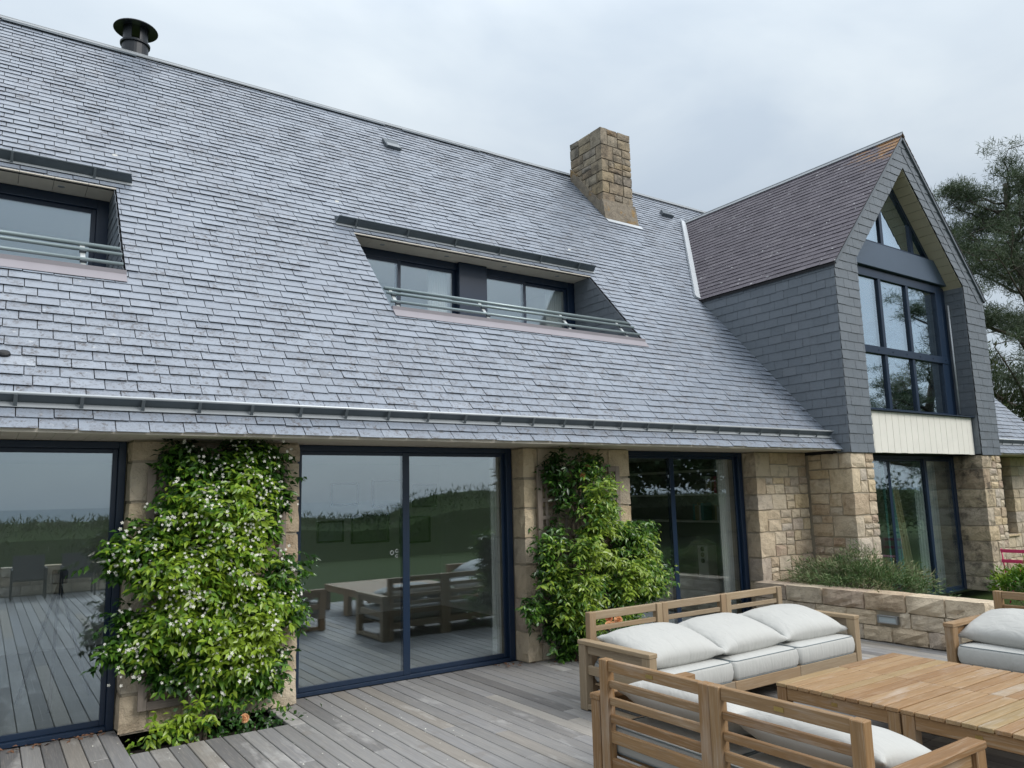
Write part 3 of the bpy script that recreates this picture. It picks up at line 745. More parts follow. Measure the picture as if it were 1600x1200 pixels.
OX0, OX1 = 10.45, 13.65; OXM = 12.05; OZA = 6.83; OZS = OZA-(OXM-OX0)*TW
g = MB()
left = [(XW0+0.012, 2.2), (OX0, 2.2), (OX0, OZS), (OXM, OZA), (XM, ZWA-0.03), (XW0+0.012, ZWE-0.03)]
right = [(OX1, 2.2), (XW1-0.012, 2.2), (XW1-0.012, ZWE-0.03), (XM, ZWA-0.03), (OXM, OZA), (OX1, OZS)]
for pl in (left, right): g.prism([(x, YW+0.012, z) for x, z in pl], (0, 0.26, 0))
g.box((XW0+0.012, -0.64, 2.19), (XW0+0.16, 1.8, ZWE-0.03)); g.box((XW1-0.16, -0.64, 2.19), (XW1-0.012, 1.8, ZWE-0.03))
gable = obj('gable_wall', fix_normals(g.data('gable_wall', M['underlay'])), house)
outer = [(-1, 0, -XW0), (1, 0, XW1), (-TW, 1, ZWE-XW0*TW), (TW, 1, ZWE+XW1*TW), (0, -1, -2.2)]
clad(gable, M['slate_wall'], Vector((0, YW+0.004, 0)), Vector((1, 0, 0)), Vector((0, 0, 1)), XW0, XW1, 2.2, ZWA, 0.225, 0.131, outer=outer,
     holes=[hp_from_poly([(OX0, 2.0), (OX1, 2.0), (OX1, OZS), (OXM, OZA), (OX0, OZS)])], th=0.007, rise=0.006, gap=0.004)
clad(gable, M['slate_wall'], Vector((XW0+0.004, 0, 0)), Vector((0, -1, 0)), Vector((0, 0, 1)), -1.8, 0.925, 2.2, ZWE, 0.235, 0.131,
     outer=[(1, 0, 0.925), (0, 1, ZWE), (-math.tan(AR), -1, -(ZE+EV*math.tan(AR))+0.12)], th=0.007, rise=0.006, gap=0.004)
clad(gable, M['slate_wall'], Vector((OX1-0.001, 0, 0)), Vector((0, -1, 0)), Vector((0, 0, 1)), 0.55, 0.92, 2.22, OZS, 0.235, 0.131,
     outer=[(1, 0, 0.918), (-1, 0, -0.56), (0, 1, OZS)], th=0.007, rise=0.004)
# sloping soffits of the gable opening, in boards
for s in (-1, 1):
    A = Vector((OX0 if s < 0 else OX1, 0, OZS)); B = Vector((OXM, 0, OZA)); n_b = 15
    inn = Vector((0.012*(-s), 0, -0.012)) if False else Vector(((B-A).z*(-1 if s > 0 else 1), 0, (A-B).x*(-1 if s > 0 else 1))).normalized()
    if inn.z > 0: inn = -inn
    for k in range(n_b):
        p = A.lerp(B, (k+0.02)/n_b); q = A.lerp(B, (k+0.98)/n_b)
        b_ = MB(); b_.prism([p+Vector((0, YW+0.01, 0)), q+Vector((0, YW+0.01, 0)), q+Vector((0, -0.6, 0)), p+Vector((0, -0.6, 0))], inn*0.012)
        obj('soffit_board', fix_normals(b_.data('soffit_board', M['soffit_yellow'])), gable)
# roof of the wing
Vw = Vector((math.cos(AW), 0, math.sin(AW))); Nw = Vector((-math.sin(AW), 0, math.cos(AW)))
SL = (XM-XW0)/math.cos(AW); OV = 0.05
tE = (ZWE-ZE)/math.sin(AR); yE = R(0, tE).y; tA = (ZWA-ZE)/math.sin(AR); yA = R(0, tA).y
def Wp(y, s, n=0.0, side=-1):
    p = Vector((XW0, y, ZWE))+Vw*s+Nw*n
    if side > 0: p.x = 2*XM-p.x
    return p
wr = MB()
for side in (-1, 1):
    wr.prism([Wp(YW-0.03, -OV, 0, side), Wp(YW-0.03, SL, 0, side), Wp(yA, SL, 0, side), Wp(yE, -OV, 0, side)], (0, 0, -0.035))
wing_roof = obj('wing_roof', fix_normals(wr.data('wing_roof', M['underlay'])), house)
li = MB()
for side in (-1, 1):
    li.prism([Wp(-0.52, 0.06, -0.04, side), Wp(-0.52, SL-0.03, -0.04, side), Wp(1.7, SL-0.03, -0.04, side), Wp(1.7, 0.06, -0.04, side)], (0, 0, -0.02))
obj('ceiling_lining', fix_normals(li.data('ceiling_lining', M['ceil'])), wing_roof)
k_v = (yA-yE)/SL
clad(wing_roof, M['slate_wing'], Vector((XW0, 0, ZWE)), Vector((0, -1, 0)), Vw, -4.2, 0.96, -OV, SL, 0.225, 0.113,
     outer=[(1, 0, -YW+0.045), (-1, -k_v, yE)], th=0.008, rise=0.008, gap=0.004)
clad(wing_roof, M['slate_wing'], Vector((XW1, 0, ZWE)), Vector((0, 1, 0)), Vector((-math.cos(AW), 0, math.sin(AW))), -0.96, 4.2, -OV, SL, 0.225, 0.113,
     outer=[(-1, 0, -YW+0.045), (1, -k_v, yE)], th=0.008, rise=0.008, gap=0.004)
# zinc ridge of the wing, valley flashing, verge strips, eave trim
rc = MB()
for s in (-1, 1):
    a0 = Vector((XM, YW-0.05, ZWA+0.04)); b0 = a0+Vector((s*0.06, 0, -0.06*TW)); dy = Vector((0, yA-YW+0.05, 0))
    rc.prism([a0, a0+dy, b0+dy, b0], (s*0.004, 0, 0.008))
rc.tube([(XM, YW-0.05, ZWA+0.048), (XM, yA, ZWA+0.048)], 0.014, 8)
obj('ridge_cap', fix_normals(rc.data('ridge_cap', M['zinc_ridge'])), wing_roof)
vf = MB(); pa = R(XW0-0.01, tE-0.03, 0.02); pb = R(XM, tA, 0.02); dv_ = (pb-pa).normalized(); sd_ = Nr.cross(dv_)
vf.prism([pa-sd_*0.0, pb-sd_*0.0, pb+sd_*0.10, pa+sd_*0.10], Nr*0.03)
vf.prism([pa+sd_*0.10, pb+sd_*0.10, pb+sd_*0.113, pa+sd_*0.113], Nr*0.045)
obj('valley_flashing', fix_normals(vf.data('valley_flashing', M['zinc'])), wing_roof)
for side in (-1, 1):
    v_ = MB(); s0, s1 = (0.0, SL-0.05)
    v_.prism([Wp(YW-0.04, s0-0.03, -0.045, side), Wp(YW-0.04, s1, -0.045, side), Wp(YW-0.04, s1, -0.005, side), Wp(YW-0.04, s0-0.03, -0.005, side)], (0, 0.045, 0))
    obj('verge_strip', fix_normals(v_.data('verge_strip', M['slate_wall'])), wing_roof)
    v_ = MB(); v_.prism([Wp(YW-0.018, 0.05, -0.21, side), Wp(YW-0.018, s1-0.14, -0.21, side), Wp(YW-0.018, s1-0.10, -0.165, side), Wp(YW-0.018, 0.01, -0.165, side)], (0, 0.015, 0))
    if side > 0: obj('verge_strip', fix_normals(v_.data('verge_strip', M['slate_wall'])), wing_roof)
# glazing of the wing's upper floor
YG = -0.64
gw = MB()
gw.cbox((OX0+0.002, YG, 2.83), (OX0+0.08, YG+0.09, 5.1), 0.003); gw.cbox((13.27, YG, 2.83), (13.46, YG+0.09, 5.1), 0.003); gw.cbox((13.46, YG+0.03, 2.83), (OX1-0.012, YG+0.09, 5.1), 0.003)
gw.cbox((OX0+0.08, YG+0.002, 2.83), (13.27, YG+0.09, 2.90), 0.003); gw.cbox((OX0+0.08, YG+0.002, 4.965), (13.27, YG+0.09, 5.1), 0.003)
gw.cbox((OX0+0.02, YG-0.012, 3.745), (13.45, YG+0.085, 3.86), 0.003)
gwo = gw.build('gable_window', M['navy'], house)
MU = (11.545, 12.36)
for xx in MU:
    for (z0, z1) in ((2.90, 3.745), (3.86, 4.965)):
        box1('mullion', (xx-0.038, YG+0.006, z0), (xx+0.038, YG+0.08, z1), M['navy'], gwo, 0.003)
ed = [OX0+0.08, MU[0]-0.038, MU[0]+0.038, MU[1]-0.038, MU[1]+0.038, 13.27]
for i in range(3):
    for (z0, z1) in ((2.90, 3.745), (3.86, 4.965)): pane(ed[2*i], ed[2*i+1], z0, z1, YG+0.04, gwo, 'glass_solar')
for xx in np.linspace(10.9, 13.35, 7):
    s = MB(); s.lathe([(0.0, 0.0), (0.014, 0.0), (0.014, 0.006)], (0, 0, 0), 10)
    s.v = [(xx+p[0], YG-0.013-p[2]+0.004, 3.80+p[1]) for p in s.v]; s.build('bolt', M['black'], gwo)
box1('beam', (OX0+0.01, YG-0.055, 5.115), (OX1-0.03, YG+0.06, 5.52), M['navy_beam'], gwo, 0.006)
def zt(x): return OZA-abs(x-OXM)*TW-0.015
tri = MB()
for s in (-1, 1):
    xa = OXM+s*1.20; tri.prism([(xa, YG, zt(xa)), (OXM, YG, zt(OXM)), (OXM, YG, zt(OXM)-0.10), (xa, YG, zt(xa)-0.10)], (0, 0.08, 0))
tri.box((OXM-1.15, YG+0.003, 5.525), (OXM+1.15, YG+0.08, 5.575))
tr_o = obj('upper_light', fix_normals(tri.data('upper_light', M['navy'])), house)
for xx in (11.755, 12.67): box1('mullion', (xx-0.04, YG+0.006, 5.575), (xx+0.04, YG+0.07, zt(xx)-0.08), M['navy'], tr_o)
def tripane(poly):
    q = MB(); q.prism([(x, YG+0.035, z) for x, z in poly], (0, 0.022, 0)); return obj('pane', fix_normals(q.data('pane', M['glass_mirror'])), tr_o)
zi = lambda x: zt(x)-0.10
xl = OXM-(zt(OXM)-0.10-5.575)/TW; xr_ = 2*OXM-xl
tripane([(xl, 5.575), (11.715, 5.575), (11.715, zi(11.715))]); tripane([(12.71, 5.575), (xr_, 5.575), (12.71, zi(12.71))])
tripane([(11.795, 5.575), (12.63, 5.575), (12.63, zi(12.63)), (OXM, zi(OXM)), (11.795, zi(11.795))])
dp = MB(); dp.tube([(13.60, YG-0.03, 2.9), (13.60, YG-0.03, 4.78)], 0.016, 8); dp.build('drain_pipe', M['zinc'], gwo, smooth=True)
# white boarded panel
pm = MB(); pm.box((OX0+0.012, -0.80, 2.215), (13.62, -0.62, 2.825)); pm.box((OX0+0.004, -0.885, 2.825), (13.635, -0.56, 2.838))
panel = pm.build('spandrel_panel', M['navy'], house)
nb = 18; pw = (13.62-OX0-0.014)/nb
for k in range(nb):
    x0 = OX0+0.012+k*pw; dyy = RND.uniform(0, 0.003)
    box1('board', (x0+0.003, -0.83-dyy, 2.208+RND.uniform(-0.003, 0.003)), (x0+pw-0.003, -0.80, 2.818), M['white_board'], panel, 0.003)
sliding_door(10.42, 13.66, [11.63, 12.74], y=-0.46, z1=2.20, left=0.09, right=0.10, topw=0.05)

# ---- chimney, flue, small roof fittings ---------------------------------------------
CX0, CX1, CY0, CY1, CZ = 9.40, 10.175, 3.335, 4.28, 8.70
cm = MB(); cm.box((CX0+0.02, CY0+0.02, 6.4), (CX1-0.02, CY1-0.02, CZ-0.03))
chim = cm.build('chimney', M['mortar_dark'], house)
for ci, (z0, z1) in enumerate(course_heights(6.86, CZ, 0.19, 0.30)):
    lx, ly = (0.30, 0.17) if ci % 2 else (0.17, 0.32)
    put_stone((CX0, CY0, z0+0.005), (CX0+lx, CY0+ly, z1-0.005), M['stone_chimney'], chim, 0.008, 0.014)
    for a, b, c, d in rub(CX0+lx, CX1, z0, z1, 0.15, 0.40, 0.11, 0.24): put_stone((a+0.006, CY0+RND.uniform(-0.004, 0.006), c+0.006), (b-0.006, CY0+0.15, d-0.006), M['stone_chimney'], chim, 0.012, 0.016)
    for a, b, c, d in rub(CY0+ly, CY1, z0, z1, 0.18, 0.46, 0.11, 0.24):
        if d > ZE+(a+EV)*math.tan(AR): put_stone((CX0+RND.uniform(-0.004, 0.006), a+0.006, c+0.006), (CX0+0.15, b-0.006, d-0.006), M['stone_chimney'], chim, 0.012, 0.016)
    put_stone((CX1-0.15, CY0+0.16, z0+0.005), (CX1-0.001, CY1-0.002, z1-0.005), M['stone_chimney'], chim, 0.006, 0.01)
    put_stone((CX0+0.16, CY1-0.15, z0+0.005), (CX1-0.16, CY1, z1-0.005), M['stone_chimney'], chim, 0.006, 0.01)
put_stone((CX0+0.12, CY0+0.12, CZ-0.05), (CX1-0.12, CY1-0.12, CZ+0.0), M['mortar_dark'], chim)
zr = lambda y: ZE+(y+EV)*math.tan(AR)
sk = MB()
sk.prism([(CX0-0.045, CY0-0.08, zr(CY0-0.08)), (CX0-0.045, CY1-0.05, zr(CY1-0.05)), (CX0-0.045, CY1-0.05, zr(CY1-0.05)+0.26), (CX0-0.045, CY0+0.12, zr(CY0+0.12)+0.24), (CX0-0.045, CY0-0.045, zr(CY0)+0.27)], (0.09, 0, 0))
sk.prism([(CX0-0.044, CY0-0.10, zr(CY0-0.10)), (CX1+0.03, CY0-0.10, zr(CY0-0.10)), (CX1+0.03, CY0-0.015, zr(CY0)+0.34), (CX0-0.044, CY0-0.015, zr(CY0)+0.34)], (0, 0.08, 0))
obj('mortar_skirt', fix_normals(sk.data('mortar_skirt', M['render_skirt'])), chim)
fl = MB(); tf = (CY0-0.10+EV)/math.cos(AR); fl.prism([R(CX0-0.06, tf-0.10, 0.022), R(CX1+0.06, tf-0.10, 0.022), R(CX1+0.06, tf+0.01, 0.022), R(CX0-0.06, tf+0.01, 0.022)], Nr*0.006)
obj('flashing', fix_normals(fl.data('flashing', M['zinc'])), chim)
FX, FY, FZ = 1.523, 4.63, 0.118
f_ = MB(); f_.lathe([(0.0, 7.85), (0.178, 7.85), (0.178, 8.255), (0.20, 8.258), (0.203, 8.285), (0.178, 8.30), (0.17, 8.305), (0.0, 8.305)], (FX, FY, FZ), 32)
flue = f_.build('flue_pipe', M['flue'], house, smooth=False)
vw = math.atan2(CAM.y-FY, CAM.x-FX)
# the cowl's throat: four curved posts with openings front and back
arcs = [(vw+0.34, vw+1.5), (vw+1.6, vw+2.45), (vw+3.83, vw+4.7), (vw+4.8, vw+2*math.pi-0.34)]
for a0, a1 in arcs:
    q = MB(); n = 8; r0, r1 = 0.15, 0.166; P_ = []
    for i in range(n+1):
        a = a0+(a1-a0)*i/n; P_.append((math.cos(a), math.sin(a)))
    for i in range(n):
        c0, c1 = P_[i], P_[i+1]
        q.prism([(FX+c0[0]*r0, FY+c0[1]*r0, 8.305+FZ), (FX+c1[0]*r0, FY+c1[1]*r0, 8.305+FZ), (FX+c1[0]*r1, FY+c1[1]*r1, 8.305+FZ), (FX+c0[0]*r1, FY+c0[1]*r1, 8.305+FZ)], (0, 0, 0.225))
    q.build('cowl_post', M['flue'], flue)
cp = MB(); cp.lathe([(0.0, 8.50), (0.16, 8.50), (0.292, 8.478), (0.300, 8.486), (0.292, 8.50), (0.17, 8.56), (0.06, 8.585), (0.0, 8.588)], (FX, FY, FZ+0.02), 36); cp.build('cowl_cap', M['flue'], flue, smooth=False)
sv = MB(); sv.prism([R(5.10, 6.80, 0.02), R(5.36, 6.80, 0.02), R(5.36, 7.06, 0.02), R(5.10, 7.06, 0.02)], Nr*0.045); skl = obj('roof_vent', fix_normals(sv.data('roof_vent', M['zinc_dark'])), house)
sv = MB(); sv.prism([R(5.12, 6.81, 0.066), R(5.34, 6.81, 0.066), R(5.34, 6.91, 0.066), R(5.12, 6.91, 0.066)], Nr*0.004); obj('vent_flap', fix_normals(sv.data('vent_flap', M['zinc_grey'])), skl)
sv = MB(); sv.prism([R(11.45, 6.98, 0.02), R(11.78, 6.98, 0.02), R(11.70, 7.16, 0.02), R(11.53, 7.16, 0.02)], Nr*0.07); obj('roof_vent', fix_normals(sv.data('roof_vent', M['zinc_dark'])), house)
hv = MB(); hv.lathe([(0.0, 0.05), (0.03, 0.046), (0.052, 0.03), (0.06, 0.0)], (0, 0, 0), 14)
hv.v = [tuple(R(0.165+p[0]*0.8, 0.79+p[1]*0.6, 0.012+p[2]*0.6)) for p in hv.v]; hv.build('roof_vent', M['black'], house)
for (mx_, mt_, mm_) in ((4.19, 1.605, 'soffit'), (4.55, 1.638, 'soffit'), (1.773, 0.40, 'rose'), (6.9, 0.55, 'soffit'), (8.4, 0.50, 'soffit')):
    me = rock((-0.05, -0.035, 0), (0.05, 0.035, 0.03), 0.01, 0.02, 3); me.materials.append(M['stone_chimney'] if mm_ == 'soffit' else M['curtain_straw'])
    mo = obj('moss_tuft', me, house); mo.matrix_world = Matrix.Translation(R(mx_, mt_, 0.022)) @ Matrix(((1, 0, 0, 0), (0, Vr.y, Nr.y, 0), (0, Vr.z, Nr.z, 0), (0, 0, 0, 1)))
    mo.matrix_parent_inverse = Matrix.Identity(4); mo.location = Vector(mo.location)-Vector(house.location)

# ---- rooms behind the glass -----------------------------------------------------------
rf = MB(); rf.box((-4, 0.12, -0.06), (9.8, 4.3, 0.012)); rf.box((9.98, -0.34, -0.06), (14.2, 3.6, 0.012)); rf.build('room_floor', M['tile'], house)
rw = MB()
rw.box((-4, 4.2, 0), (6.38, 4.3, 2.26)); rw.box((9.25, 4.2, 0), (9.8, 4.3, 2.26)); rw.box((-4.1, 0.3, 0), (-4, 0.6, 2.26)); rw.box((-4.1, 4.0, 0), (-4, 4.3, 2.26)); rw.box((6.30, 0.31, 0), (6.38, 4.2, 2.26)); box1('study_wall', (9.72, 0.31, 0), (9.8, 4.2, 2.26), M['study_grey'], house, kind='structure')  # gaps in the side and back walls added to let daylight in
rw.box((10.0, 3.5, 0), (14.2, 3.6, 2.3)); rw.box((9.97, 0.3, 0), (10.02, 3.5, 2.3)); rw.box((14.1, 0.3, 0), (14.2, 3.5, 2.3))
rw.prism([(10.03, 1.55, 2.7), (14.14, 1.55, 2.7), (14.14, 1.55, 5.0), (XM, 1.55, 7.25), (10.03, 1.55, 5.0)], (0, 0.05, 0))
obj('room_wall', fix_normals(rw.data('room_wall', M['plaster'])), house, kind='structure')
cl = MB(); cl.box((-4, 0.125, 2.262), (9.8, 4.3, 2.30)); cl.box((10.0, -0.33, 2.205), (14.2, 3.6, 2.24)); cl.build('room_ceiling', M['ceil'], house)
uf = MB(); uf.box((10.03, -0.54, 2.70), (14.14, 1.55, 2.80)); uf.build('upper_floor', M['tile'], house)
sb_ = MB(); sb_.prism([(10.9, 0.25, 3.62), (13.3, 0.25, 2.82), (13.0, 0.25, 2.805), (10.9, 0.25, 3.42)], (0, 0.9, 0)); obj('reflected_band', fix_normals(sb_.data('reflected_band', M['beige'])), house)  # made-up sloping panel imitating a pale slanted reflection in the panes
# back shell and gable ends, with unseen openings added to light the rooms
bs = MB()
bs.box((-4, Yb-0.8, 2.1), (17.2, Yb-0.6, 2.4))
for xx in (-4.0, -1.5, 1.0, 3.5, 6.0, 9.5): bs.box((xx, Yb-0.8, -0.3), (xx+0.35, Yb-0.6, 2.1))
bs.box((9.85, Yb-0.8, -0.3), (17.2, Yb-0.6, 2.1))
bs.prism([(17.0, -0.2, 0.0), (17.0, Yb-0.6, 0), (17.0, Yb-0.6, 2.3), (17.0, YRIDGE, ZRIDGE-0.1), (17.0, -0.2, 2.75)], (0.18, 0, 0))
bs.prism([(-4.3, -0.2, 2.25), (-4.3, Yb-0.6, 2.25), (-4.3, YRIDGE, ZRIDGE-0.1), (-4.3, -0.2, 2.75)], (0.18, 0, 0)); bs.box((-4.3, -0.2, -0.3), (-4.12, 0.55, 2.25)); bs.box((-4.3, 4.05, -0.3), (-4.12, Yb-0.6, 2.25))
obj('end_wall', fix_normals(bs.data('end_wall', M['mortar'])), house)

# ---- turn the slate pieces into objects: the 300 that show largest singly, the rest joined per surface
def score(p):
    _, _, top, Nn, _, _ = p
    c = sum(top, Vector())/len(top)
    if (c-CAM).dot(Nn) > 0: return 0
    pts = [project(q) for q in top]
    if min(q[2] for q in pts) < 0.1: return 0
    cx = sum(q[0] for q in pts)/len(pts); cy = sum(q[1] for q in pts)/len(pts)
    if not (5 < cx < 1595 and 5 < cy < 1195): return 0
    a = 0
    for i in range(len(pts)): a += pts[i][0]*pts[(i+1) % len(pts)][1]-pts[(i+1) % len(pts)][0]*pts[i][1]
    return abs(a)
order = sorted(range(len(PIECES)), key=lambda i: -score(PIECES[i])); single = set(order[:300])
fields = {}
for i, (part, mat, top, Nn, th, ti) in enumerate(PIECES):
    n = len(top); low = [q-Nn*th for q in top]
    v = top+low; f = [tuple(range(n))]+[(i_, n+i_, n+(i_+1) % n, (i_+1) % n) for i_ in range(n)]
    if i in single:
        q = MB(); q.add(v, f, ti); q.build('slate', mat, part)
    else: fields.setdefault((part.name, mat.name), (part, mat, MB()))[2].add(v, f, ti)
for part, mat, q in fields.values(): q.build('slate_field', mat, part, kind='stuff')

# ================================================================== GROUND
def struct(name, mb, mat): return mb.build(name, mat, None, kind='structure')
q = MB(); xs_ = [-900, -60, -20, 0, 20, 40, 80, 900]; ys_ = [900, 60, 0.5, -18, -24, -34, -60]; zs_ = [-0.3, -0.3, -0.3, -0.3, 0.0, -2.0, -9.5]
vs = [(x, y, z) for y, z in zip(ys_, zs_) for x in xs_]; n = len(xs_)
q.add(vs, [(j*n+i, (j+1)*n+i, (j+1)*n+i+1, j*n+i+1) for j in range(len(ys_)-1) for i in range(n-1)]); lawn = struct('lawn', q, M['grass'])
q = MB(); q.add([(-9000, -50, -9.3), (-9000, -9000, -9.3), (9000, -9000, -9.3), (9000, -50, -9.3)], [(0, 1, 2, 3)]); struct('sea', q, M['sea'])
# deck: boards run from the house outwards
PIT = (1.08, 2.13, -0.72)
DX, DW = 0.44, 0.1247
base = MB(); base.box((-2.3, -11.3, -0.28), (3.35, -0.73, -0.05)); base.box((3.35, -5.9, -0.28), (9.2, 0.02, -0.05)); base.box((-2.3, -0.73, -0.28), (1.08, 0.02, -0.05)); base.box((2.13, -0.73, -0.28), (3.35, 0.02, -0.05))
deck = struct('deck', base, M['underlay'])
k = -21
while DX+k*DW < 9.05:
    x0 = DX+k*DW+0.003; x1 = x0+DW-0.006; y = -0.006; yend = -11.3 if x0 < 3.3 else -5.9
    if x0 < PIT[1] and x1 > PIT[0]: y = PIT[2]
    first = True
    while y > yend+0.05:
        ln = RND.uniform(0.6, 3.4) if first else RND.uniform(2.2, 3.6); first = False
        y2 = max(y-ln, yend)
        if y2-yend < 0.5: y2 = yend
        dz = RND.uniform(-0.0025, 0.0)
        b_ = MB(); b_.cbox((x0, y2+0.003, -0.035), (x1, y, -0.002+dz), 0.004); b_.build('plank', M['deck'], deck)
        y = y2
    k += 1
q = MB(); q.box((PIT[0]-0.02, PIT[2]-0.01, -0.35), (PIT[1]+0.02, YP+0.03, -0.13)); struct('soil', q, M['soil'])

# ================================================================== LEAF MACHINERY
def unit(a): return a/np.maximum(np.linalg.norm(a, axis=1, keepdims=True), 1e-9)
def leaf_verts(pos, d, nrm, Ln, Wd, droop=0.12, fold=0.15):
    d = unit(d); s = unit(np.cross(d, nrm)); u = np.cross(s, d)
    Ln = Ln[:, None]; Wd = Wd[:, None]
    v = np.stack([pos, pos+d*Ln*0.42+s*Wd*0.5+u*Wd*fold, pos+d*Ln*0.5-u*Ln*0.02, pos+d*Ln*0.42-s*Wd*0.5+u*Wd*fold, pos+d*Ln-u*Ln*droop], 1)
    return v
LEAF_F = np.array([(0, 2, 1), (0, 3, 2), (1, 2, 4), (2, 3, 4)])
def tri_mesh(name, V, F, mat, tint=None):
    me = bpy.data.meshes.new(name); nv = V.shape[0]; nf = F.shape[0]
    me.vertices.add(nv); me.vertices.foreach_set('co', np.asarray(V, np.float32).ravel())
    me.loops.add(nf*3); me.loops.foreach_set('vertex_index', np.asarray(F, np.int32).ravel())
    me.polygons.add(nf); me.polygons.foreach_set('loop_start', np.arange(0, nf*3, 3, dtype=np.int32)); me.polygons.foreach_set('loop_total', np.full(nf, 3, np.int32))
    if tint is not None:
        a = me.attributes.new('tint', 'FLOAT', 'FACE'); a.data.foreach_set('value', np.asarray(tint, np.float32))
    me.materials.append(mat); me.update(calc_edges=True); return me
def leaves_obj(name, lv, tint, mat, parent, kind='stuff', **k):
    n = lv.shape[0]; V = lv.reshape(-1, 3); F = (LEAF_F[None]+5*np.arange(n)[:, None, None]).reshape(-1, 3)
    return obj(name, tri_mesh(name, V, F, mat, np.repeat(np.clip(tint, 0.001, 1), 4)), parent, kind=kind, **k)
def split_leaves(lv, tint, mat, parent, nsingle, name='leaf', field='foliage'):
    """largest, frontmost leaves singly, the rest joined"""
    c = lv.mean(1)-np.array(CAM); dep = c@np.array(fw); nr = np.cross(lv[:, 1]-lv[:, 3], lv[:, 4]-lv[:, 0])
    sc = np.abs((nr*unit(c)).sum(1))/dep**2; sc = sc-0.0*dep
    front = lv[:, :, 1].mean(1); sc = sc*(front < np.percentile(front, 35))
    o = np.argsort(-sc); a, b = o[:nsingle], o[nsingle:]
    for i in a: leaves_obj(name, lv[i:i+1], tint[i:i+1], mat, parent, kind=None)
    leaves_obj(field, lv[b], tint[b], mat, parent)
def inside(poly, x, z):
    r = np.zeros(len(x), bool); n = len(poly)
    for i in range(n):
        (x0, z0), (x1, z1) = poly[i], poly[(i+1) % n]
        c = ((z0 > z) != (z1 > z)) & (x < (x1-x0)*(z-z0)/((z1-z0) if abs(z1-z0) > 1e-9 else 1e-9)+x0); r ^= c
    return r
def edge_dist(poly, x, z):
    d = np.full(len(x), 9.0); n = len(poly)
    for i in range(n):
        a = np.array(poly[i]); b = np.array(poly[(i+1) % n]); ab = b-a; t = np.clip(((x-a[0])*ab[0]+(z-a[1])*ab[1])/(ab@ab), 0, 1)
        d = np.minimum(d, np.hypot(x-a[0]-t*ab[0], z-a[1]-t*ab[1]))
    return d
def climber(poly, nsh, per, depth, Lr, Wr, young, clusters, y0=-0.30):
    """shoots with leaves in an outline against the wall; returns leaves, tints and shoot tips"""
    xs = [p[0] for p in poly]; zs = [p[1] for p in poly]
    P = []
    # clumps first, so that the mass is lumpy with dark gaps
    cx = NP.uniform(min(xs), max(xs), 4000); cz = NP.uniform(min(zs), max(zs), 4000); ok = inside(poly, cx, cz); cx, cz = cx[ok][:clusters], cz[ok][:clusters]
    ced = edge_dist(poly, cx, cz); cy = y0-np.minimum(ced*1.3, depth)*NP.uniform(0.2, 1.0, len(cx))
    ctone = NP.uniform(-0.22, 0.24, len(cx))
    ci = NP.randint(0, len(cx), nsh)
    S_ = np.stack([cx[ci], cy[ci], cz[ci]], 1)+NP.normal(0, 1, (nsh, 3))*np.array([0.066, 0.04, 0.05])
    S_[:, 1] = np.minimum(S_[:, 1], -0.25)
    dirs = unit(np.stack([NP.normal(0, 0.75, nsh), -np.abs(NP.normal(0.55, 0.4, nsh)), NP.normal(0.05, 0.5, nsh)], 1))
    slen = NP.uniform(0.06, 0.17, nsh)
    tips = S_+dirs*slen[:, None]
    pos = []; dd = []; tn = []; ln = []; wd = []
    for j in range(per):
        f = (j+0.6)/per; p = S_+dirs*(slen*f)[:, None]
        side = np.cross(dirs, np.array([0, 0, 1.0])); side = unit(side)*(1 if j % 2 else -1)
        d = dirs*0.45+side*NP.uniform(0.35, 1.0, nsh)[:, None]+NP.normal(0, 0.3, (nsh, 3))+np.array([0, -0.15, -0.42])
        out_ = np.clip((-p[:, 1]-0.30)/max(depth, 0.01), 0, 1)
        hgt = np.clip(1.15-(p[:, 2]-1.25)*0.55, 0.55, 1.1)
        t = 0.23+0.68*out_*hgt+ctone[ci]+NP.normal(0, 0.08, nsh)+young*(f > 0.7)*NP.random(nsh)*out_  # shade put into the tint: darker deep inside and higher up; young tips paler
        pos.append(p); dd.append(d); tn.append(t); l = NP.uniform(*Lr, nsh)*(1.15-0.4*f); ln.append(l); wd.append(l*NP.uniform(*Wr, nsh))
    pos = np.concatenate(pos); dd = np.concatenate(dd); tn = np.concatenate(tn); ln = np.concatenate(ln); wd = np.concatenate(wd)
    nr = unit(np.array([0, -0.55, 0.8])+NP.normal(0, 0.35, pos.shape))
    return leaf_verts(pos, dd, nr, ln, wd), tn, tips, dirs
def stars(cent, nrm, r, mat, name, parent, kind='stuff', petals=5):
    n = len(cent); nrm = unit(nrm); a = unit(np.cross(nrm, NP.normal(0, 1, (n, 3)))); b = np.cross(nrm, a); V = []; F = []
    ks = np.arange(petals)*2*np.pi/petals
    pts = [cent+nrm*(r*0.1)[:, None]]
    for kk in ks:
        for (da, rr) in ((-0.35, 0.55), (0.0, 1.0), (0.45, 0.8)):
            an = kk+da; pts.append(cent+(a*np.cos(an)+b*np.sin(an))*(r*rr)[:, None]+nrm*(r*0.12*(rr > 0.7))[:, None])
    V = np.stack(pts, 1); m_ = V.shape[1]; f = []
    for i in range(petals):
        o = 1+3*i; f += [(0, o, o+1), (0, o+1, o+2)]
    F = (np.array(f)[None]+m_*np.arange(n)[:, None, None]).reshape(-1, 3)
    return obj(name, tri_mesh(name, V.reshape(-1, 3), F, mat), parent, kind=kind)
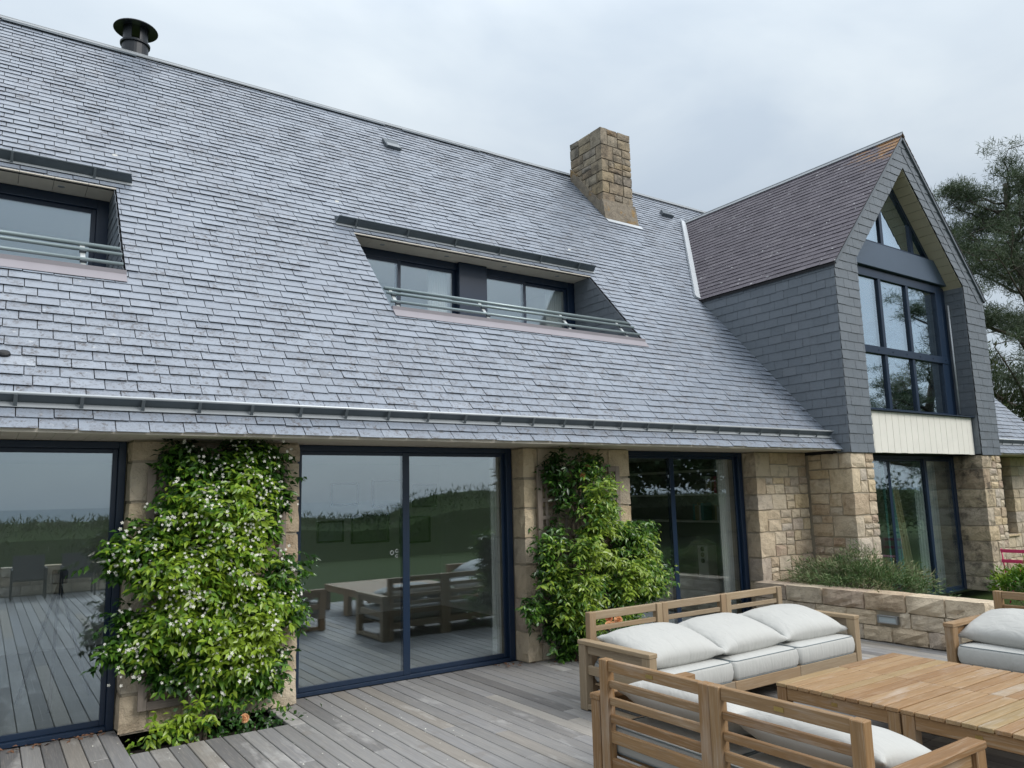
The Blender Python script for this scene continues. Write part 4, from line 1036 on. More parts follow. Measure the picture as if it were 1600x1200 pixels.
def vine(mb, pts, r0, r1):
    n = len(pts); P = [Vector(p) for p in pts]; out_ = []
    for i in range(n-1):
        for t in (0, 0.5): out_.append(P[i].lerp(P[i+1], t)+Vector((RND.gauss(0, 0.012), RND.gauss(0, 0.008), RND.gauss(0, 0.012))))
    out_.append(P[-1]); mb.tube(out_, [r0+(r1-r0)*i/(len(out_)-1) for i in range(len(out_))], 6)

# ---- trellises ----------------------------------------------------------------------
def trellis(x0, x1, z0, z1, label):
    t = thing('trellis', label, 'trellis', ((x0+x1)/2, -0.27, z0), group='trellises on the stone piers')
    y0, y1 = -0.292, -0.262; w = 0.062
    for nm, lo, hi, mt in (('frame', (x0, y0, z0), (x0+w, y1, z1), 'grey_z'), ('frame', (x1-w, y0, z0), (x1, y1, z1), 'grey_z'), ('frame', (x0+w, y0+0.001, z0), (x1-w, y1, z0+w), 'grey_x'), ('frame', (x0+w, y0+0.001, z1-w), (x1-w, y1, z1), 'grey_x')):
        box1(nm, lo, hi, M[mt], t, 0.003)
    n = int((x1-x0)/0.125)
    for i in range(1, n):
        x = x0+(x1-x0)*i/n; box1('slat', (x-0.017, -0.272, z0+w), (x+0.017, -0.262, z1-w), M['grey_z'], t)
    n = int((z1-z0)/0.17)
    for i in range(1, n):
        z = z0+(z1-z0)*i/n; box1('slat', (x0+w, -0.284, z-0.02), (x1-w, -0.273, z+0.02), M['grey_x'], t)
trellis(1.17, 2.28, 0.17, 2.03, 'grey wooden trellis behind the white-flowering climber')
trellis(4.985, 6.17, 0.20, 2.03, 'grey wooden trellis behind the climber without white flowers')

OUT_A = [(1.276, 2.171), (1.604, 2.135), (1.933, 2.203), (2.296, 2.226), (2.263, 1.844), (2.254, 1.47), (2.4, 1.276), (2.461, 0.926), (2.388, 0.647), (2.304, 0.477), (2.213, 0.213), (1.982, 0.2), (1.665, 0.204), (1.429, 0.312), (1.311, 0.469), (0.922, 0.525), (0.932, 0.747), (0.833, 1.257), (0.878, 1.439), (1.041, 1.644), (1.166, 1.834)]
OUT_B = [(4.964, 2.131), (5.403, 2.219), (5.818, 2.189), (5.947, 1.939), (6.182, 1.793), (6.07, 1.58), (6.362, 1.499), (6.443, 1.207), (6.725, 0.827), (6.709, 0.612), (6.24, 0.443), (6.078, 0.186), (5.745, 0.093), (5.419, -0.02), (5.254, 0.02), (5.138, 0.233), (4.737, 0.438), (4.569, 0.598), (4.827, 0.711), (4.666, 1.168), (4.768, 1.323), (4.983, 1.543), (4.845, 1.646), (5.164, 1.807), (5.028, 2.044)]
jas = thing('jasmine', 'bushy climber covered in small white star flowers on the pier beside the first door', 'climbing plant', (1.6, -0.4, -0.1))
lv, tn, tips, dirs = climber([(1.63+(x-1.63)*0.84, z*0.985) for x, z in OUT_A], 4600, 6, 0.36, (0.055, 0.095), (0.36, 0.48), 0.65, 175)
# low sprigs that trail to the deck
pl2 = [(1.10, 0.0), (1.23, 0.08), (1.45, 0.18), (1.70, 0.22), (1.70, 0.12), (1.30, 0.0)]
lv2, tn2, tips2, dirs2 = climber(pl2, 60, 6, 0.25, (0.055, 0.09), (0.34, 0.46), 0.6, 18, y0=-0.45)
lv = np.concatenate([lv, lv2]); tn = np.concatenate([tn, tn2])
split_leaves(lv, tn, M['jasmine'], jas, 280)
fr_ = np.argsort(tips[:, 1])[:int(len(tips)*0.75)]; cl_ = NP.choice(fr_, 520); idx = NP.choice(cl_, 1700); cen = tips[idx]+NP.normal(0, 0.034, (1700, 3))+np.array([0, -0.03, 0.0]); keep = (cen[:, 2] > 0.15) & (np.abs(cen[:, 0]-1.62) < 0.74)
stars(cen[keep], dirs[idx][keep]+np.array([0, -1.2, 0.3])+NP.normal(0, 0.4, (keep.sum(), 3)), NP.uniform(0.009, 0.0155, keep.sum()), M['petal'], 'blossom', jas)
sm = MB()
for (bx, tx) in ((1.50, 1.35), (1.56, 1.75), (1.62, 2.0), (1.53, 1.45)):
    vine(sm, [(bx, -0.50, -0.13), (bx+RND.gauss(0, 0.03), -0.44, 0.12), ((bx+tx)/2, -0.36, 0.5), (tx, -0.31, 1.1), (tx+RND.gauss(0, 0.1), -0.30, 1.9)], 0.022, 0.006)
sm.build('stem', M['stem'], jas, smooth=True)
cre = thing('climber', 'dense green climber without white flowers on the pier left of the bookshelf window', 'climbing plant', (5.4, -0.4, -0.1))
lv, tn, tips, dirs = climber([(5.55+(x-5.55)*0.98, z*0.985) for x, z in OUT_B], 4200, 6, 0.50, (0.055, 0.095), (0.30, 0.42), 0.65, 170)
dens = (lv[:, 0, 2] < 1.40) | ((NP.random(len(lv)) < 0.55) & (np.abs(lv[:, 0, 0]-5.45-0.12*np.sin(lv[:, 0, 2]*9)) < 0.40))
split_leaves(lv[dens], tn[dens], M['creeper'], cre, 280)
sm = MB()
for (bx, tx) in ((5.35, 5.1), (5.42, 5.6), (5.5, 6.1), (5.38, 5.4)):
    vine(sm, [(bx, -0.42, -0.01), (bx+0.02, -0.38, 0.25), ((bx+tx)/2, -0.34, 0.7), (tx, -0.31, 1.3), (tx+RND.gauss(0, 0.1), -0.30, 2.05)], 0.02, 0.006)
sm.build('stem', M['stem'], cre, smooth=True)

# ---- roses ---------------------------------------------------------------------------
def bloom(c, r, mat, parent, face):
    c = Vector(c); f = Vector(face).normalized(); a = f.orthogonal().normalized(); b = f.cross(a); m_ = MB()
    for ring, (rr, n, lift, tilt) in enumerate(((1.0, 6, -0.15, 0.15), (0.78, 5, 0.05, 0.45), (0.52, 5, 0.2, 0.8), (0.28, 4, 0.32, 1.0))):
        for i in range(n):
            an = 2*math.pi*(i+0.4*ring)/n; d = a*math.cos(an)+b*math.sin(an); s = f.cross(d)
            p0 = c+f*(lift-0.15)*r; w = rr*r*0.62
            tip = c+d*rr*r*(1-0.35*tilt)+f*(lift+tilt*0.5)*r; mid = c+d*rr*r*0.7+f*(lift+tilt*0.12)*r
            m_.add([p0, mid+s*w, tip+s*w*0.5, tip-s*w*0.5, mid-s*w], [(0, 1, 2, 3, 4)])
    P_ = [c+(a*math.cos(k*1.047)+b*math.sin(k*1.047))*r*0.55+f*r*0.12 for k in range(6)]; m_.add(P_+[c+f*r*0.5], [(k, (k+1) % 6, 6) for k in range(6)])
    m_.build('bloom', mat, parent)
def rose(label, spots, base, nl, spread):
    t = thing('rose_bush', label, 'rose', base, group='apricot roses among the climbers')
    s = MB()
    for (p, r, mt) in spots:
        vine(s, [base, Vector(base).lerp(Vector(p), 0.5)+Vector((0.03, 0.03, 0.02)), p], 0.006, 0.003); bloom(p, r, M[mt], t, (-0.5, -0.8, 0.25))
    s.build('stem', M['stem'], t)
    c = np.array([sp[0] for sp in spots]).mean(0); pos = c+NP.normal(0, 1, (nl, 3))*np.array(spread)+np.array([0, 0.06, -0.04])
    leaves_obj('foliage', leaf_verts(pos, NP.normal(0, 1, (nl, 3))+np.array([0, -0.3, -0.2]), unit(np.array([0, -0.5, 0.8])+NP.normal(0, 0.4, (nl, 3))), NP.uniform(0.03, 0.055, nl), NP.uniform(0.018, 0.03, nl)), NP.uniform(0.15, 0.6, nl), M['creeper'], t)
rose('two apricot roses high on the pier above the green climber', [((5.50, -0.52, 2.0), 0.042, 'rose'), ((5.42, -0.52, 1.92), 0.042, 'rose')], (5.42, -0.36, 1.3), 70, (0.14, 0.05, 0.16))
rose('cluster of apricot roses seen through the long sofa back', [((5.27, -1.16, 0.50), 0.045, 'rose'), ((5.13, -1.18, 0.47), 0.04, 'rose'), ((5.17, -1.14, 0.53), 0.04, 'rose_dry'), ((5.21, -1.15, 0.47), 0.025, 'rose')], (5.3, -0.6, 0.05), 160, (0.22, 0.12, 0.13))
rose('single pale rose low at the foot of the white-flowering climber', [((1.875, -0.62, 0.075), 0.036, 'rose')], (2.0, -0.5, -0.13), 420, (0.19, 0.09, 0.085))

# ---- planter wall with light, rosemary -------------------------------------------------
pw_ = thing('planter_wall', 'low rough stone planter wall with a square light set in it', 'wall', (8.64, -1.6, 0))
cw = box1('wall_core', (8.53, -3.04, 0.0), (8.79, -0.23, 0.47), M['mortar'], pw_)
LY0, LY1, LZ0, LZ1 = -2.135, -1.905, 0.205, 0.295
for (z0, z1, w0, w1) in ((0.0, 0.17, 0.22, 0.5), (0.17, 0.335, 0.2, 0.45), (0.335, 0.53, 0.28, 0.58)):
    for a, b in row(-3.06, -0.23, w0, w1):
        parts_ = [(a, b)]
        if z0 == 0.17:     # leave the light's box free
            parts_ = [(max(a, l), min(b, h)) for l, h in ((-3.06, LY0-0.02), (LY1+0.02, -0.23))]
        for (p, q) in parts_:
            if q-p < 0.05: continue
            top = z1
            put_stone((8.5, p+J/2, z0+J/2), (8.80 if z1 > 0.5 else 8.62, q-J/2, top), M['stone_rough'], pw_, 0.055, 0.014, 4, flat=z1 > 0.5)
lo_ = MB(); frame_rect(lo_, LY0, LY1, LZ0, LZ1, 0.016, 0.0, 0.05); lo_.v = [(8.482+p[1], p[0], p[2]) for p in lo_.v]
wlt = obj('wall_light', fix_normals(lo_.data('wall_light', M['alu'])), pw_); box1('lens', (8.492, LY0+0.016, LZ0+0.016), (8.53, LY1-0.016, LZ1-0.016), M['lens'], wlt)
q = MB(); q.add([(8.78, -3.0, 0.38), (8.78, -0.24, 0.38), (9.86, -0.24, 0.45), (10.6, -1.0, 0.2), (10.6, -3.0, -0.1), (9.6, -3.2, -0.1)], [(0, 5, 4, 3, 2, 1)])
struct('flower_bed', q, M['soil'])
def bush(name, label, cat, c, rad, n, Ln, Wr, mat, tone=(0.2, 0.3), stems=0, up_=0.35, flat=0.0, sq=1.0):
    t = thing(name, label, cat, (c[0], c[1], max(0, c[2]-rad[2])))
    d = unit(NP.normal(0, 1, (n, 3))); d[:, 2] = np.where(d[:, 2] < -0.25, -d[:, 2], d[:, 2]); lump = 1+0.28*np.sin(d[:, 0]*5+1.3)*np.cos(d[:, 1]*6)+0.18*np.sin(d[:, 2]*7+d[:, 0]*9)
    r = NP.uniform(0.55, 1.0, n)**0.6*lump*NP.choice([1, 1, 1, 1.12], n); pos = np.array(c)+d*np.array(rad)*r[:, None]
    dd = d*0.7+NP.normal(0, 0.55, (n, 3))+np.array([0, 0, up_]); nr = unit(NP.normal(0, 1, (n, 3))+np.array([0, -0.3, 0.6]))
    tn = tone[0]+tone[1]*NP.random(n)+0.25*(r-0.7)+0.18*np.sin(pos[:, 0]*7+pos[:, 1]*5)+(NP.random(n) < 0.05)*0.4
    l = NP.uniform(*Ln, n); leaves_obj('foliage', leaf_verts(pos, dd, nr, l, l*NP.uniform(*Wr, n)), tn, M[mat], t)
    s = MB()
    for i in range(stems):
        e_ = NP.randint(0, n); p = pos[e_]; b = np.array([c[0]+RND.uniform(-0.3, 0.3)*rad[0], c[1]+RND.uniform(-0.3, 0.3)*rad[1], max(c[2]-rad[2]*0.9, 0)])
        vine(s, [b, (b+p)/2+np.array([0, 0, 0.15*rad[2]]), p], 0.006*sq, 0.002*sq)
    if stems: s.build('stem', M['twig'], t)
    return t
bush('rosemary', 'grey-green spreading rosemary bush above the planter wall', 'shrub', (9.28, -1.22, 0.40), (0.58, 0.80, 0.42), 15000, (0.035, 0.085), (0.10, 0.2), 'rosemary', (0.38, 0.5), stems=260, up_=0.12)
bush('low_shrub', 'small yellow-green shrub below the pink chair', 'shrub', (12.3, -1.95, 0.22), (0.35, 0.42, 0.30), 1600, (0.05, 0.09), (0.4, 0.6), 'jasmine', (0.45, 0.4), stems=10)

# ================================================================== FURNITURE
def rotM(org, ax, ay): return Matrix(((ax[0], ay[0], 0, org[0]), (ax[1], ay[1], 0, org[1]), (0, 0, 1, 0), (0, 0, 0, 1)))
def dirs_of(Mx):
    return 'x' if abs(Mx[0][0]) > 0.5 else 'y'
def cushion_mesh(w, d, t, ex, n=18, wob=0.0, seed=0, flatbase=0.0):
    """soft cushion: w x d, thickness t; ex: fullness exponent (large = boxy)"""
    vs = []; fs = []
    def prof(u): return (1-abs(u)**ex)**(1/2.2) if abs(u) < 1 else 0
    for side in (1, -1):
        for j in range(n+1):
            for i in range(n+1):
                u = -math.cos(math.pi*i/n); v = -math.cos(math.pi*j/n)
                h = prof(u)*prof(v); pin = 1-0.055*(1-h)*(abs(u*v) < 0.85)
                x, y = u*w/2*pin, v*d/2*pin; z = side*t/2*h
                if wob:
                    p = Vector((x*5+seed*3.7, y*5, side*2+seed)); z += wob*noise.noise(p)*h; fold = noise.noise(Vector((x*16+seed, y*5, 1.5+side)))*wob*0.55*h*(1 if v < 0.2 else 0.5); z += fold
                vs.append((x, y, z))
    m = n+1
    for s in (0, 1):
        for j in range(n):
            for i in range(n):
                a = s*m*m+j*m+i; q = (a, a+1, a+m+1, a+m); fs.append(q if s == 0 else q[::-1])
    for i in range(n):       # seam round the rim
        for (a, b) in ((i, i+1), (m*n+i+1, m*n+i), ((i+1)*m, i*m), (i*m+n, (i+1)*m+n)):
            fs.append((a, a+m*m, b+m*m, b))
    return vs, fs
def cushion(name, label, group, cat, Mx, w, d, t, ex, wob, seed, mat='fabric', pipes=()):
    vs, fs = cushion_mesh(w, d, t, ex, 22 if wob else 16, wob, seed)
    m = MB(); m.add([Mx @ Vector(p) for p in vs], fs); me = m.data(name, M[mat], True)
    import bmesh
    b = bmesh.new(); b.from_mesh(me); bmesh.ops.remove_doubles(b, verts=b.verts, dist=0.0004); bmesh.ops.recalc_face_normals(b, faces=b.faces); b.to_mesh(me); b.free()
    o = obj(name, me, None, label=label, cat=cat, group=group)
    for (zz, k) in pipes:
        r = MB(); P = []
        cs = 0.05
        for (x, y) in ((-1, -1), (1, -1), (1, 1), (-1, 1)):
            for a in range(4):
                an = {(-1, -1): math.pi, (1, -1): 1.5*math.pi, (1, 1): 0, (-1, 1): 0.5*math.pi}[(x, y)]+a*math.pi/6
                P.append(Mx @ Vector((x*(w/2*k-cs)+cs*math.cos(an), y*(d/2*k-cs)+cs*math.sin(an), zz)))
        P.append(P[0]); r.tube(P, 0.0042, 5, cap=False); r.build('piping', M['piping'], o)
    return o
def seat_cushion_obj(Mx, w, d, t, label, group):
    """boxy seat cushion with rounded edges, drawn as a chamfered, slightly domed block"""
    n = 14; vs = []; fs = []; m = n+1; r = 0.022
    def sh(u, h): 
        return max(-h+0, min(h, u*h))
    for layer, (zz, ins) in enumerate(((-t/2, r), (-t/2+r*0.35, r*0.3), (-t/2+r, 0.0), (t/2-r, -0.004), (t/2-r*0.35, r*0.25), (t/2, r))):
        pass
    ring = []
    prof = [(-t/2, r*1.2), (-t/2+r*0.3, r*0.35), (-t/2+r, 0), (0, -0.006), (t/2-r, 0), (t/2-r*0.3, r*0.35), (t/2, r*1.2)]
    def loop(ins, z):
        P = []; a, b = w/2-ins, d/2-ins; cr_ = 0.045
        for (x, y, a0) in ((-1, -1, math.pi), (1, -1, 1.5*math.pi), (1, 1, 0), (-1, 1, 0.5*math.pi)):
            for k in range(4):
                an = a0+k*math.pi/6; P.append((x*(a-cr_)+cr_*math.cos(an), y*(b-cr_)+cr_*math.sin(an), z))
            nx = {(-1, -1): (0, -1), (1, -1): (1, 0), (1, 1): (0, 1), (-1, 1): (-1, 0)}[(x, y)]
            for s in (-0.5, 0, 0.5):
                if nx[0] == 0: P.append((s*(a-cr_)*(-nx[1]), nx[1]*b, z))
                else: P.append((nx[0]*a, s*(b-cr_)*nx[0], z))
        return P
    L_ = [loop(i, z) for z, i in prof]; kk = len(L_[0])
    # domed top and bottom in shrinking loops
    def shrink(lp, f, dz): return [(x*f, y*f, z+dz) for x, y, z in lp]
    tops = [shrink(L_[-1], 0.85, 0.010), shrink(L_[-1], 0.5, 0.018), shrink(L_[-1], 0.1, 0.02)]
    bots = [shrink(L_[0], 0.5, 0.0)]
    allL = bots+L_+tops
    for lp in allL: vs += lp
    for i in range(len(allL)-1):
        for k in range(kk): k2 = (k+1) % kk; fs.append((i*kk+k, i*kk+k2, (i+1)*kk+k2, (i+1)*kk+k))
    fs.append(tuple(range(kk))[::-1]); fs.append(tuple((len(allL)-1)*kk+k for k in range(kk)))
    mb = MB(); mb.add([Mx @ Vector(p) for p in vs], fs); o = obj('seat_cushion', mb.data('seat_cushion', M['fabric'], True), None, label=label, cat='cushion', group=group)
    for (zz, ins) in ((t/2-r*0.15, r*0.45), (-t/2+r*0.15, r*0.45)):
        P = [Mx @ Vector(p) for p in loop(ins, zz)]; P.append(P[0]); q = MB(); q.tube(P, 0.0045, 5, cap=False); q.build('piping', M['piping'], o)
    return o
def sofa(label, org, ax, ay, n, mw, fam, group='teak sofas round the low tables'):
    Mx = rotM(org, ax, ay); Wd = n*mw; D = 0.82; al = dirs_of(Mx); ac = 'y' if al == 'x' else 'x'
    c = Mx @ Vector((Wd/2, D/2, 0)); t = thing('garden_sofa', label, 'sofa', c, group=group)
    F = lambda a: M[fam+'_'+a]
    def bx(name, lo, hi, a, parent=t, ch=0.004):
        m = MB(); m.cbox(lo, hi, ch, Mx); return m.build(name, F(a), parent)
    for x0 in (0.0, Wd-0.075):
        x1 = x0+0.075; xi = x0+0.02
        arm = bx('armrest', (x0-0.006, -0.004, 0.507), (x1+0.006, D+0.004, 0.54), ac)
        bx('post', (x0, 0.0, 0.0), (x1, 0.085, 0.5065), 'z', arm); bx('post', (x0, D-0.085, 0.0), (x1, D, 0.5065), 'z', arm)
        bx('rail', (xi, 0.0855, 0.435), (xi+0.032, D-0.0855, 0.5063), ac, arm); bx('rail', (xi, 0.0855, 0.275), (xi+0.032, D-0.0855, 0.345), ac, arm); bx('rail', (x0+0.003, 0.0855, 0.012), (x1-0.003, D-0.0855, 0.05), ac, arm)
    xa, xb = 0.083, Wd-0.083; mb_ = (xb-xa)/n
    for i in range(n):
        a = xa+i*mb_+0.001; b = xa+(i+1)*mb_-0.001; w = 0.068
        back = bx('backrest', (a+w+0.0005, 0.012, 0.683), (b-w-0.0005, 0.047, 0.748), al)
        bx('post', (a, 0.0, 0.0), (a+w, 0.06, 0.748), 'z', back); bx('post', (b-w, 0.0, 0.0), (b, 0.06, 0.748), 'z', back)
        for (z0, z1) in ((0.592, 0.632), (0.495, 0.538), (0.397, 0.444), (0.288, 0.353), (0.13, 0.205)):
            bx('slat', (a+w+0.0005, 0.016, z0), (b-w-0.0005, 0.044, z1), al, back, 0.003)
        pl_ = MB(); pl_.box((a+mb_*0.46, 0.0085, 0.702), (a+mb_*0.46+0.052, 0.0125, 0.722), Mx); pl_.build('brand_plate', M['brass'], back)
        seat = bx('seat_frame', (a, D-0.035, 0.125), (b, D-0.001, 0.213), al)
        for s_ in range(5):
            y = 0.10+s_*0.14; bx('slat', (a, y, 0.188), (b, y+0.075, 0.206), al, seat, 0.002)
        if 0 < i: bx('leg', (a-0.06, D-0.12, 0.0), (a+0.06, D-0.04, 0.124), 'z', seat)
    return Mx, xa, mb_, D
def pillow(Mx, cx, cy, cz, tilt, yaw, w, d, t, label, group, seed):
    L_ = Mx @ Matrix.Translation((cx, cy, cz)) @ Matrix.Rotation(yaw, 4, 'Z') @ Matrix.Rotation(tilt, 4, 'X')
    cushion('back_cushion', label, group, 'cushion', L_, w, d, t, 2.5, 0.0085, seed)
GS, GB = 'flat seat cushions on the sofas', 'plump back cushions lying on the sofas'
Mx, xa, mb_, D = sofa('long three-seat sofa with its back to the house and pale cushions', (6.90, -1.85), (-1, 0), (0, -1), 3, 0.90, 'weathered')
names = ['right-hand seat of the long sofa nearest the planter wall', 'middle seat of the long sofa', 'seat of the long sofa beside its near armrest']
for i in range(3):
    seat_cushion_obj(Mx @ Matrix.Translation((xa+mb_*(i+0.5), 0.445, 0.290)), mb_-0.004, 0.755, 0.150, 'flat pale seat cushion with dark piping on the '+['end seat by the planter wall', 'middle seat of the long sofa', 'end seat by the green climber'][i], GS)
    pillow(Mx, xa+mb_*(i+0.5)+(-0.01, 0.02, 0.0)[i], 0.44, 0.485+0.006*i, -0.23, (-0.05, 0.03, -0.02)[i], mb_*1.02, 0.60, 0.235, 'plump pale cushion lying on the '+['end seat by the planter wall', 'middle seat of the long sofa', 'end seat by the green climber'][i], GB, i+1)
Mx, xa, mb_, D = sofa('two-seat sofa showing its slatted back in front of the low tables', (3.18, -3.21), (0, -1), (1, 0), 2, 0.92, 'teak')
for i in range(2):
    seat_cushion_obj(Mx @ Matrix.Translation((xa+mb_*(i+0.5), 0.445, 0.290)), mb_-0.004, 0.755, 0.150, ['flat seat cushion seen through the slats of the two-seat sofa, towards the house', 'flat seat cushion on the two-seat sofa beside its front armrest'][i], GS)
    pillow(Mx, xa+mb_*(i+0.5), 0.43, 0.49, -0.25, (0.06, -0.04)[i], mb_*1.02, 0.60, 0.235, ['plump cushion behind the slats of the two-seat sofa, towards the house', 'plump cushion on the two-seat sofa reaching its front armrest'][i], GB, i+5)
Mx, xa, mb_, D = sofa('sofa cut off by the picture edge beyond the low tables, facing left', (7.84, -5.20), (0, 1), (-1, 0), 2, 0.91, 'teak')
for i in range(2):
    seat_cushion_obj(Mx @ Matrix.Translation((xa+mb_*(i+0.5), 0.445, 0.290)), mb_-0.004, 0.755, 0.150, ['flat seat cushion on the far sofa, outside the picture edge', 'flat seat cushion on the far sofa beside the planter wall'][i], GS)
    pillow(Mx, xa+mb_*(i+0.5)+0.04*i, 0.43, 0.50, -0.27, (0.05, -0.10)[i], mb_*1.0, 0.60, 0.215, ['plump cushion on the far sofa, outside the picture edge', 'plump cushion lying on the far sofa in front of the planter wall end'][i], GB, i+9)
def low_table(y0, y1, label):
    x0, x1, H = 4.70, 6.19, 0.40; t = thing('low_table', label, 'table', ((x0+x1)/2, (y0+y1)/2, 0), group='low slatted teak tables')
    n = 10; p = (y1-y0)/n; xm = 5.445
    for (a, b) in ((x0, xm-0.002), (xm+0.002, x1)):
        for k in range(n):
            box1('slat', (a, y0+k*p+0.004, H-0.024-RND.uniform(0, 0.0015)), (b, y0+(k+1)*p-0.004, H-RND.uniform(0, 0.0015)), M['table_x'], t, 0.0025)
    for lx in (x0+0.004, x1-0.079):
        for ly in (y0+0.004, y1-0.079): box1('leg', (lx, ly, 0), (lx+0.075, ly+0.075, H-0.0265), M['teak_z'], t, 0.004)
    for lx in (x0+0.012, x1-0.042): box1('apron', (lx, y0+0.08, 0.295), (lx+0.03, y1-0.08, H-0.0265), M['teak_y'], t, 0.003)
    for ly in (y0+0.012, y1-0.042): box1('apron', (x0+0.08, ly, 0.295), (x1-0.08, ly+0.03, H-0.0265), M['teak_x'], t, 0.003)
    for lx in (xm-0.037,):
        box1('crossbar', (lx, y0+0.045, 0.30), (lx+0.074, y1-0.045, H-0.0268), M['teak_y'], t, 0.003)
    box1('brand_plate', (x0+0.0095, (y0+y1)/2-0.02, 0.325), (x0+0.012, (y0+y1)/2+0.02, 0.345), M['brass'], t)
low_table(-4.245, -3.375, 'low teak table nearer the long sofa')
low_table(-5.12, -4.25, 'low teak table nearer the picture edge, beside the front armrest')

# ---- bistro chairs ---------------------------------------------------------------------
def bistro(name, label, mat, org, ax, ay):
    Mx = rotM(org, ax, ay); t = thing('bistro_chair', label, 'chair', org+(0,), group='folding metal bistro chairs')
    def tb(n_, pts, r=0.009):
        m = MB(); m.tube([Mx @ Vector(p) for p in pts], r, 8); m.build(n_, M[mat], t, smooth=True)
    for x in (0.0, 0.40):
        tb('leg', [(x, -0.02, 0.78), (x, 0.03, 0.45), (x, 0.36, 0.0)]); tb('leg', [(x+0.02*(1 if x == 0 else -1), 0.40, 0.45), (x+0.02*(1 if x == 0 else -1), 0.02, 0.0)])
    tb('stretcher', [(0, 0.33, 0.05), (0.40, 0.33, 0.05)], 0.007); tb('stretcher', [(0.02, 0.06, 0.05), (0.38, 0.06, 0.05)], 0.007)
    for z in (0.745, 0.60):
        m = MB(); m.cbox((-0.012, -0.028, z-0.022), (0.412, -0.02, z+0.026), 0.002, Mx); m.build('back_slat', M[mat], t)
    for k in range(6):
        y = 0.04+k*0.062; m = MB(); m.cbox((0.0, y, 0.45), (0.40, y+0.045, 0.462), 0.002, Mx); m.build('seat_slat', M[mat], t)
bistro('chair', 'bright pink folding bistro chair beside the wing', 'pink', (12.5, -1.55), (0, -1), (1, 0))
bistro('chair', 'dark red folding bistro chair behind the pink one', 'maroon', (14.1, -2.05), (0, 1), (-1, 0))

# ---- things behind the glass --------------------------------------------------------------
def picture(x0, x1, z0, z1, label, tone):
    t = thing('picture_frame', label, 'picture', ((x0+x1)/2, 4.19, z0), group='framed pictures on the living room wall')
    m = MB(); frame_rect(m, x0, x1, z0, z1, 0.028, 4.165, 4.197); m.build('frame', M['frame_dark'], t)
    box1('print', (x0+0.028, 4.18, z0+0.028), (x1-0.028, 4.19, z1-0.028), M[tone], t)
for i, (x0, x1, z0, z1, tone) in enumerate(((4.20, 4.62, 1.10, 1.42, 'lens'), (4.74, 5.37, 1.06, 1.50, 'alu'), (4.41, 4.86, 1.64, 1.98, 'shelf'), (5.08, 5.66, 1.60, 2.02, 'shelf'), (5.55, 6.1, 1.02, 1.44, 'alu'), (3.5, 3.95, 1.15, 1.5, 'lens'), (5.78, 6.22, 1.58, 1.95, 'alu'))):
    picture(x0, x1, z0, z1, ['small framed print seen through the second door, lower row', 'wide dark-framed print in the lower row beside the small one', 'framed print faint in the sky reflection, upper row', 'larger framed print faint in the sky reflection, upper row', 'framed print by the end of the lower row', 'framed print half hidden by the door edge', 'framed print at the end of the upper row'][i], tone)
bc = thing('bookcase', 'white wall shelves with books in the study', 'shelf', (9.56, 2.0, 0.0))
for z in (1.236, 1.655, 2.03): box1('shelf', (9.42, 0.36, z), (9.718, 3.6, z+0.03), M['shelf'], bc, 0.002)
lc = box1('low_cabinet', (9.2, 0.36, 0.013), (9.718, 3.6, 0.38), M['shelf'], None, 0.004, label='long low white cabinet under the study shelves', cat='cabinet')
bcol = ['curtain_straw', 'shelf', 'curtain_teal', 'speaker', 'pink', 'shelf', 'curtain_straw', 'wicker', 'beige']
for z in (1.266, 1.685):
    y = 0.5
    for k in range(16):
        w = RND.uniform(0.025, 0.06); h = RND.uniform(0.19, 0.28)
        box1('book', (9.47, y, z), (9.66, y+w, z+h), M[RND.choice(bcol)], None, 0.002, label='book standing on the white study shelves behind the glass', cat='book', group='books on the study shelves')
        y += w+(RND.uniform(0.05, 0.25) if RND.random() < 0.2 else 0.002)
sp = thing('speaker', 'slim white loudspeaker with three round drivers on the low cabinet', 'speaker', (9.36, 1.30, 0.38))
box1('cabinet', (9.27, 1.20, 0.382), (9.47, 1.40, 0.90), M['speaker'], sp, 0.006)
for z in (0.84, 0.755, 0.665):
    d_ = MB(); d_.lathe([(0.0, 0.004), (0.02, 0.004), (0.032, 0.0), (0.036, 0.006), (0.036, 0.0)], (0, 0, 0), 16); d_.v = [(9.27-p[2], 1.30+p[0], z+p[1]) for p in d_.v]; d_.build('driver', M['black'], sp)
def curtain(x0, x1, z0, z1, y, mat, label, folds=8, group='curtains behind the glass', x0b=None, x1b=None):
    m = MB(); n = folds*6; vs = []; x0b = x0 if x0b is None else x0b; x1b = x1 if x1b is None else x1b; rows = 7
    for j in range(rows+1):
        f = j/rows; a = x0+(x0b-x0)*f; b = x1+(x1b-x1)*f
        for i in range(n+1):
            u = i/n; vs.append((a+(b-a)*u, y+0.022*math.sin(2*math.pi*folds*u+0.3*f)+0.006*math.sin(17*u), z1+(z0-z1)*f))
    w = n+1; top = len(vs); vs += [(p[0], p[1]+0.003, p[2]) for p in vs]
    fs = [(j*w+i, (j+1)*w+i, (j+1)*w+i+1, j*w+i+1) for j in range(rows) for i in range(n)]
    m.add(vs, fs+[tuple(q+top for q in f[::-1]) for f in fs]); return m.build('curtain', M[mat], None, smooth=True, label=label, cat='curtain', group=group)
curtain(5.0, 5.30, ZB+0.02, ZS-0.05, YWIN+0.125, 'curtain', 'white curtain beside the navy pillar of the middle dormer')
curtain(7.05, 7.34, ZB+0.02, ZS-0.05, YWIN+0.125, 'curtain', 'white curtain at the far end of the middle dormer')
curtain(5.86, 5.93, ZB+0.02, ZS-0.05, YWIN+0.12, 'curtain', 'thin edge of white curtain just past the navy pillar', 2)
curtain(8.46, 8.66, 0.03, 2.2, 0.22, 'curtain', 'white curtain at the side of the study door', 5)
